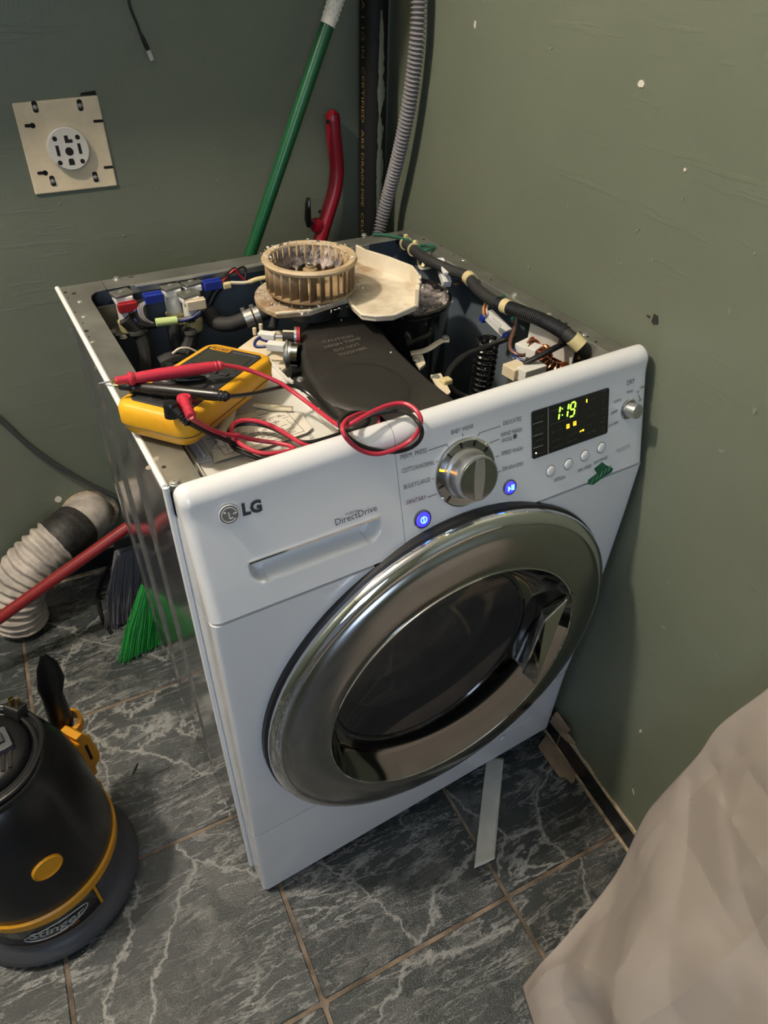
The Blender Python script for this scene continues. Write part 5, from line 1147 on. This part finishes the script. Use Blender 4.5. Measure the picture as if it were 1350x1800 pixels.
# ------------------------------------------------------------------ wet and dry vacuum
VC = Vector((-.288, .177, 0)); vm = Matrix.Translation(VC)
va_ = thing('shop_vacuum', 'black and yellow drum vacuum cleaner with grey base and coiled cord', 'vacuum cleaner', VC)
def vcyl(u, v, r):                                       # where a pixel's ray meets the drum of radius r
    d = ray(u, v); o_ = CAM - VC; a = d.x ** 2 + d.y ** 2; b = 2 * (o_.x * d.x + o_.y * d.y); c = o_.x ** 2 + o_.y ** 2 - r * r
    q = b * b - 4 * a * c; t = (-b - math.sqrt(max(0, q))) / (2 * a); p = CAM + d * t; return p, math.atan2(p.y - VC.y, p.x - VC.x)
fa = math.atan2(CAM.y - VC.y, CAM.x - VC.x) - .42        # direction the maker's plate faces
MB().lathe([(.001, .004), (.118, .004), (.130, .008), (.134, .018), (.132, .030), (.122, .038), (.114, .050), (.112, .085), (.114, .118), (.112, .122)], 72, vm).build('tank', 'vac_grey', va_, smooth=50)
MB().lathe([(.1125, .108), (.1185, .109), (.1200, .128), (.1165, .131)], 72, vm).build('band', 'vac_yellow', va_, smooth=50)
HP = [(.1165, .128), (.1165, .150), (.1140, .20), (.1100, .26), (.1040, .305), (.0930, .340), (.0780, .362), (.0560, .374), (.0, .377)]
MB().lathe([(.1145, .124)] + HP[:-1] + [(.001, .377)], 72, vm).build('motor_head', 'vac_black', va_, smooth=60)
def onwall(r0, z0, r1, z1, aw):                         # curved plate on the tank
    def f(i, j):
        a = fa - aw + 2 * aw * i; r = r0 + (r1 - r0) * j; return (r * math.cos(a), r * math.sin(a), z0 + (z1 - z0) * j)
    return f
pn = MB().grid(onwall(.1150, .046, .1160, .108, .72), 40, 4, vm).build('name_plate', 'black_gloss', va_)
mb = MB()
for (i0, i1_, j0, j1) in ((0, 1, 0, .04), (0, .025, 0, 1), (.975, 1, 0, 1)):
    g0 = onwall(.1154, .046, .1164, .108, .72); mb.grid(lambda i, j: g0(i0 + (i1_ - i0) * i, j0 + (j1 - j0) * j), 24, 2, vm)
mb.build('plate_border', 'vac_yellow', pn)
def vbend(v): 
    a = fa + .14 + v.x / .115; r = .1160 + .0012 * ((v.y + .02) / .05); return Vector((r * math.cos(a), r * math.sin(a), .072 + v.y))
text_mb('Stinger', vm, height=.019, width=.080, extr=0, bold=.02, shear=.25, align='CENTER', fn=vbend).build('lettering', 'silver_print', pn, smooth=0)
text_mb('WET/DRY VAC', vm, height=.0050, width=.046, extr=0, bold=.01, align='CENTER', fn=lambda v: vbend(Vector((v.x + .004, v.y - .013, 0)))).build('lettering', 'vac_yellow', pn, smooth=0)
mb = MB(); el_ = [vm @ vbend(Vector((.047 * math.cos(t) , .0155 * math.sin(t) + .007 + .05 * .047 * math.cos(t) * 3, 0))) for t in [2 * math.pi * k / 40 for k in range(40)]]
mb.tube(el_, .0011, 6, closed=True); mb.build('oval_outline', 'silver_print', pn)
# yellow round plug on the head
def vdome(u, v, z0=.15):
    p = None
    for k in range(500):                                   # march the ray onto the head profile
        t = .45 + .002 * k; q = CAM + ray(u, v) * t; r = math.hypot(q.x - VC.x, q.y - VC.y)
        pr_ = HP
        for (ra_, za), (rb_, zb) in zip(pr_, pr_[1:]):
            if za <= q.z <= zb and r <= ra_ + (rb_ - ra_) * (q.z - za) / (zb - za): return q, Vector(((q.x - VC.x) / r * (zb - za), (q.y - VC.y) / r * (zb - za), ra_ - rb_)).normalized()
    return q, Vector((0, 0, 1))
p, nn = vdome(83, 1524); MB().solid([(.0205, -.006), (.0205, .002), (.0185, .0035), (.0175, .001), (.0001, .0005)], 32, zframe(p, nn)).build('round_plug', 'vac_yellow', va_)
# recessed motor deck on top with vents, cord wrapped round it
TZ = .372
MB().lathe([(.066, TZ - .006), (.062, TZ + .006), (.058, TZ + .010), (.05, TZ + .012), (.001, TZ + .013)], 48, vm).build('motor_cover', 'vac_black', va_, smooth=50)
for k in range(11):
    MB().box((.030 - .006 * abs(k - 5) * .4, (k - 5) * .0085, TZ + .0128), (.040, .0045, .0016), vm @ Matrix.Rotation(fa, 4, 'Z')).build('vent_slot', 'hole', va_, smooth=0)
sm_ = vm @ Matrix.Rotation(fa + .3, 4, 'Z') @ Matrix.Translation((.006, .03, TZ))
MB().prism(rrect(-.018, -.013, .018, .013, .003), .010, .021, sm_).build('switch_box', 'vac_grey', va_, smooth=0, bevel=.001)
MB().prism(rrect(-.008, -.006, .008, .006, .001), .021, .025, sm_).build('switch_rocker', 'rubber', va_, smooth=0, bevel=.001)
mb = MB()
for k in range(8):
    zz_ = TZ - .012 + .0046 * (k % 4); rr2 = .070 + .0062 * (k // 4) + .0016 * (k % 3); mb.tube([vm @ Vector(((rr2 + .0022 * math.sin(3 * a + k)) * math.cos(a), (rr2 * 1.05 + .0022 * math.cos(2 * a + k)) * math.sin(a), zz_ - .002 * math.sin(2 * a + k))) for a in [2 * math.pi * q / 48 for q in range(48)]], .0034, 8, closed=True)
mb.build('coiled_cord', 'black_vinyl', va_)
pq, n2 = vdome(30, 1262); 
pg = MB().box((0, 0, .012), (.026, .020, .026), zframe(pq, (n2 + Vector((0, 0, 1))).normalized())).build('power_plug', 'black_plastic', va_, smooth=0, bevel=.003)
for k in (-1, 0, 1): MB().box((.006 * k, .004 * (k == 0), .030), (.0018, .006, .013), zframe(pq, (n2 + Vector((0, 0, 1))).normalized())).build('plug_prong', 'brass', pg, smooth=0)
# latch and tool holder on the machine side
lm = vm @ Matrix.Rotation(R_(34), 4, 'Z') @ frame((.108, 0, 0), (1, 0, 0), (0, 0, 1))      # x radial, y up
LT = [(0, .150), (.018, .152), (.019, .168), (.032, .176), (.034, .190), (.030, .240), (.020, .262), (.008, .262), (.010, .246), (.004, .250), (.0, .282)]
lt_o = MB().prism(LT, -.017, .017, lm).build('side_latch', 'vac_yellow', va_, smooth=0, bevel=.0015)
MB().box((.018, .212, 0), (.005, .040, .0345), lm).build('latch_slot', 'hole', lt_o, smooth=0)
MB().prism([(.003, .132), (.009, .134), (.009, .15), (.003, .15)], -.030, .030, lm).build('latch_foot', 'vac_yellow', va_, smooth=0)
NY = .285
def npx(u, v): return PY(u, v, NY)
hc = npx(116, 1274)
MB().lathe([(.020, -.010), (.026, -.008), (.026, .008), (.020, .011), (.020, -.010)], 28, Matrix.Translation(hc)).build('tool_holder', 'vac_yellow', va_)
MB().box((hc + Vector((VC.x, VC.y, hc.z))) / 2 + Vector((.022, .024, 0)), (.05, .022, .010), I4).build('holder_arm', 'vac_yellow', va_, smooth=0)
# crevice nozzle standing in the holder
nz0 = Vector((hc.x, hc.y, hc.z - .04))
nzt = thing('vacuum_nozzle', 'black crevice nozzle standing in the yellow holder of the vacuum', 'nozzle', nz0)
side = Vector((1, .15, 0)).normalized(); dep_ = Vector((-.15, 1, 0)).normalized()
secs_ = [(npx(113, 1310), .017, .017), (npx(108, 1268), .018, .018), (npx(98, 1240), .0165, .016), (npx(92, 1222), .0155, .013), (npx(90, 1200), .0205, .008), (npx(82, 1170), .0150, .005), (npx(75, 1150), .0030, .004)]
mb = MB(); vs = []; n = 14
for c, a, b in secs_: vs += [c + side * a * math.cos(2 * math.pi * k / n) + dep_ * b * math.sin(2 * math.pi * k / n) for k in range(n)]
mb.add(vs, [(j * n + i, j * n + (i + 1) % n, (j + 1) * n + (i + 1) % n, (j + 1) * n + i) for j in range(len(secs_) - 1) for i in range(n)] + [tuple(range(n - 1, -1, -1)), tuple(range((len(secs_) - 1) * n, len(secs_) * n))])
nzo = mb.build('nozzle_body', 'vac_black', nzt, smooth=40)
# ------------------------------------------------------------------ crumpled paper draped over boxes by the wall
C0 = [PZ(918, 1735, .002), PX(952, 1692, .315), PX(1000, 1640, .36), PX(1080, 1540, .44), PX(1130, 1440, .495), PX(1160, 1400, .515), PX(1225, 1330, .532), PX(1265, 1275, .542), PX(1350, 1210, .555), PX(1430, 1140, .56)]
cv0 = spline(C0, 10); N0 = len(cv0)
dl0 = [0]
for k in range(1, N0): dl0.append(dl0[-1] + (cv0[k] - cv0[k - 1]).length)
def ev(c, dl, t):
    s = t * dl[-1]; k = 0
    while k < len(dl) - 2 and dl[k + 1] < s: k += 1
    return c[k].lerp(c[k + 1], (s - dl[k]) / max(1e-6, dl[k + 1] - dl[k]))
C1 = [Vector(p) for p in ((.262, -.42, .002), (.29, -.44, .10), (.325, -.46, .20), (.37, -.47, .32), (.42, -.47, .42), (.47, -.46, .51), (.525, -.45, .58), (.55, -.44, .64))]
C2 = [Vector(p) for p in ((.22, -.95, .002), (.25, -.95, .18), (.29, -.95, .36), (.36, -.95, .50), (.45, -.95, .58), (.50, -.95, .62))]
def arcl(c):
    c = spline(c, 10); d = [0]
    for k in range(1, len(c)): d.append(d[-1] + (c[k] - c[k - 1]).length)
    return c, d
K1, K2 = arcl(C1), arcl(C2)
rnf = random.Random(4)
FOLDS = [(math.cos(t_), math.sin(t_), f_, rnf.random() * 2, am_) for t_, f_, am_ in ((.5, .7, .030), (1.3, .9, .028), (2.2, .8, .026), (2.9, 1.2, .020), (.1, 1.6, .014), (.9, 1.9, .012), (1.8, 2.2, .010), (2.5, 2.6, .008))]
def paper(i, j):
    a, b, c = ev(cv0, dl0, j), ev(*K1, j), ev(*K2, j)
    t = i; p = a.lerp(b, t / .30) if t < .30 else b.lerp(c, (t - .30) / .70)
    # smooth bend at the first fold
    nrm = Vector((-.8, .1, .55)).normalized(); wgt = min(1, t / .05)
    q = Vector((t * 4.2, j * 4.6, 0)); dsp = .030 * noise.noise(q * .7)
    for k, (ax_, ay_, f_, ph, am_) in enumerate(FOLDS):
        u_ = (ax_ * q.x + ay_ * q.y) * f_ + ph + .35 * noise.noise(q * 1.1 + Vector((k * 5.1, 0, 0))); win = max(0, .25 + 1.3 * noise.noise(q * .75 + Vector((0, k * 7.3, 2)))); dsp += 1.7 * am_ * win * (abs((u_ % 2) - 1) - .5)
    p = p + nrm * dsp * wgt * min(1, j / .12 + .15)
    p.z = max(p.z, .0015); 
    lim = (COR.x + (p.y - COR.y) * .1176) - .006
    p.x = min(p.x, lim); return p
pa_ = MB().grid(paper, 220, 160); 
o = pa_.build('paper_sheet', 'kraft', None, smooth=9, solid=.0008, loc=PZ(918, 1735, 0)); tag(o, 'large crumpled sheet of beige packing paper draped against the right wall', 'paper')
# ------------------------------------------------------------------ scraps on the floor
q0_, q1_ = PZ(866, 1372, .004), PZ(851, 1520, .002); dr = (q1_ - q0_).normalized(); sd = Vector((0, 0, 1)).cross(dr); hw_ = .0165
def stp(i, j):
    c = q0_ - dr * .05 + (q1_ - q0_ + dr * .05) * j; f = 1 - max(0, (j - .90) / .10) * .0; c = c + sd * (i - .5) * 2 * hw_
    c = c + dr * max(0, (j - .8) / .2) * (.5 - i) * .022
    c.z = .0022 + .010 * max(0, (.25 - j)) + .0012 * abs(i - .45) * 4 + .004 * max(0, j - .9) * 10 * i; return c
stv = MB().grid(stp, 6, 30)
e0 = PZ(835, 1515, .002); e1 = PZ(865, 1537, .004)
o = stv.build('plastic_strip', 'strip_white', None, smooth=40, solid=.0010, loc=q1_); tag(o, 'flat whitish plastic strip poking out from under the machine', 'strip')
wl_ = [PZ(u, v, .003) for u, v in ((945, 1312), (960, 1292), (985, 1325), (1002, 1345), (1011, 1362), (1010, 1374), (1005, 1378), (993, 1366), (985, 1368), (968, 1345))]
mb = MB(); mb.prism([(p.x, p.y) for p in wl_], .001, .006); o = mb.build('wood_splinter', 'wood', None, smooth=0, bevel=.001, loc=wl_[4]); tag(o, 'broken flat sliver of brown wood lying along the skirting', 'wood scrap')
wl_ = [om_ for om_ in [PR(u, v, .012) for u, v in ((968, 1268), (978, 1252), (1001, 1284), (996, 1289), (1010, 1308), (1000, 1304), (990, 1294))]]
rmx = frame(COR, RDIR, (0, 0, 1)); inv = rmx.inverted(); pts2 = [inv @ p for p in wl_]
mb = MB(); mb.prism([(p.x, p.y) for p in pts2], pts2[0].z - .003 if pts2[0].z > 0 else pts2[0].z - .003, pts2[0].z + .003, rmx); o = mb.build('peeled_strip', 'wood', None, smooth=0, loc=wl_[3]); o['kind'] = 'structure'; o.parent = None
rnd = random.Random(21)
for k, (u, v, a) in enumerate(((235, 1358, .6), (212, 1362, .2))): pass
p = PZ(238, 1352, .001); o = MB().tube([p + Vector((-.008, -.010, .001)), p + Vector((0, 0, .002)), p + Vector((.007, .010, .001))], [.0008, .0018, .0008], 6).build('debris_fleck', 'vac_black', None, loc=p); tag(o, 'small dark fleck of debris on the tile beside the vacuum', 'debris')
# gritty dirt on the dirty tile next to the skirting
mb = MB(); rnd = random.Random(31)
for k in range(900):
    c = PZ(*rnd.choice(((1000, 1560), (960, 1610), (1040, 1530), (1010, 1440), (1060, 1470))), 0) + Vector((rnd.gauss(0, .035), rnd.gauss(0, .032), 0)); s = rnd.uniform(.0005, .0016)
    if c.x > COR.x + (c.y - COR.y) * .1176 - .02: continue
    mb.add([(c.x - s, c.y, .0003), (c.x, c.y - s * rnd.uniform(.5, 1), .0003), (c.x + s * rnd.uniform(.5, 1.5), c.y + s * .4, .0003), (c.x, c.y, .0003 + s * .7)], [(0, 1, 3), (1, 2, 3), (2, 0, 3), (0, 2, 1)])
mat('dirt', (.075, .06, .045), .95)
o = mb.build('floor_grit', 'dirt', None, smooth=0, loc=PZ(1000, 1560, 0)); tag(o, 'loose dark grit scattered on the tiles beside the black skirting', 'dirt'); o['kind'] = 'stuff'
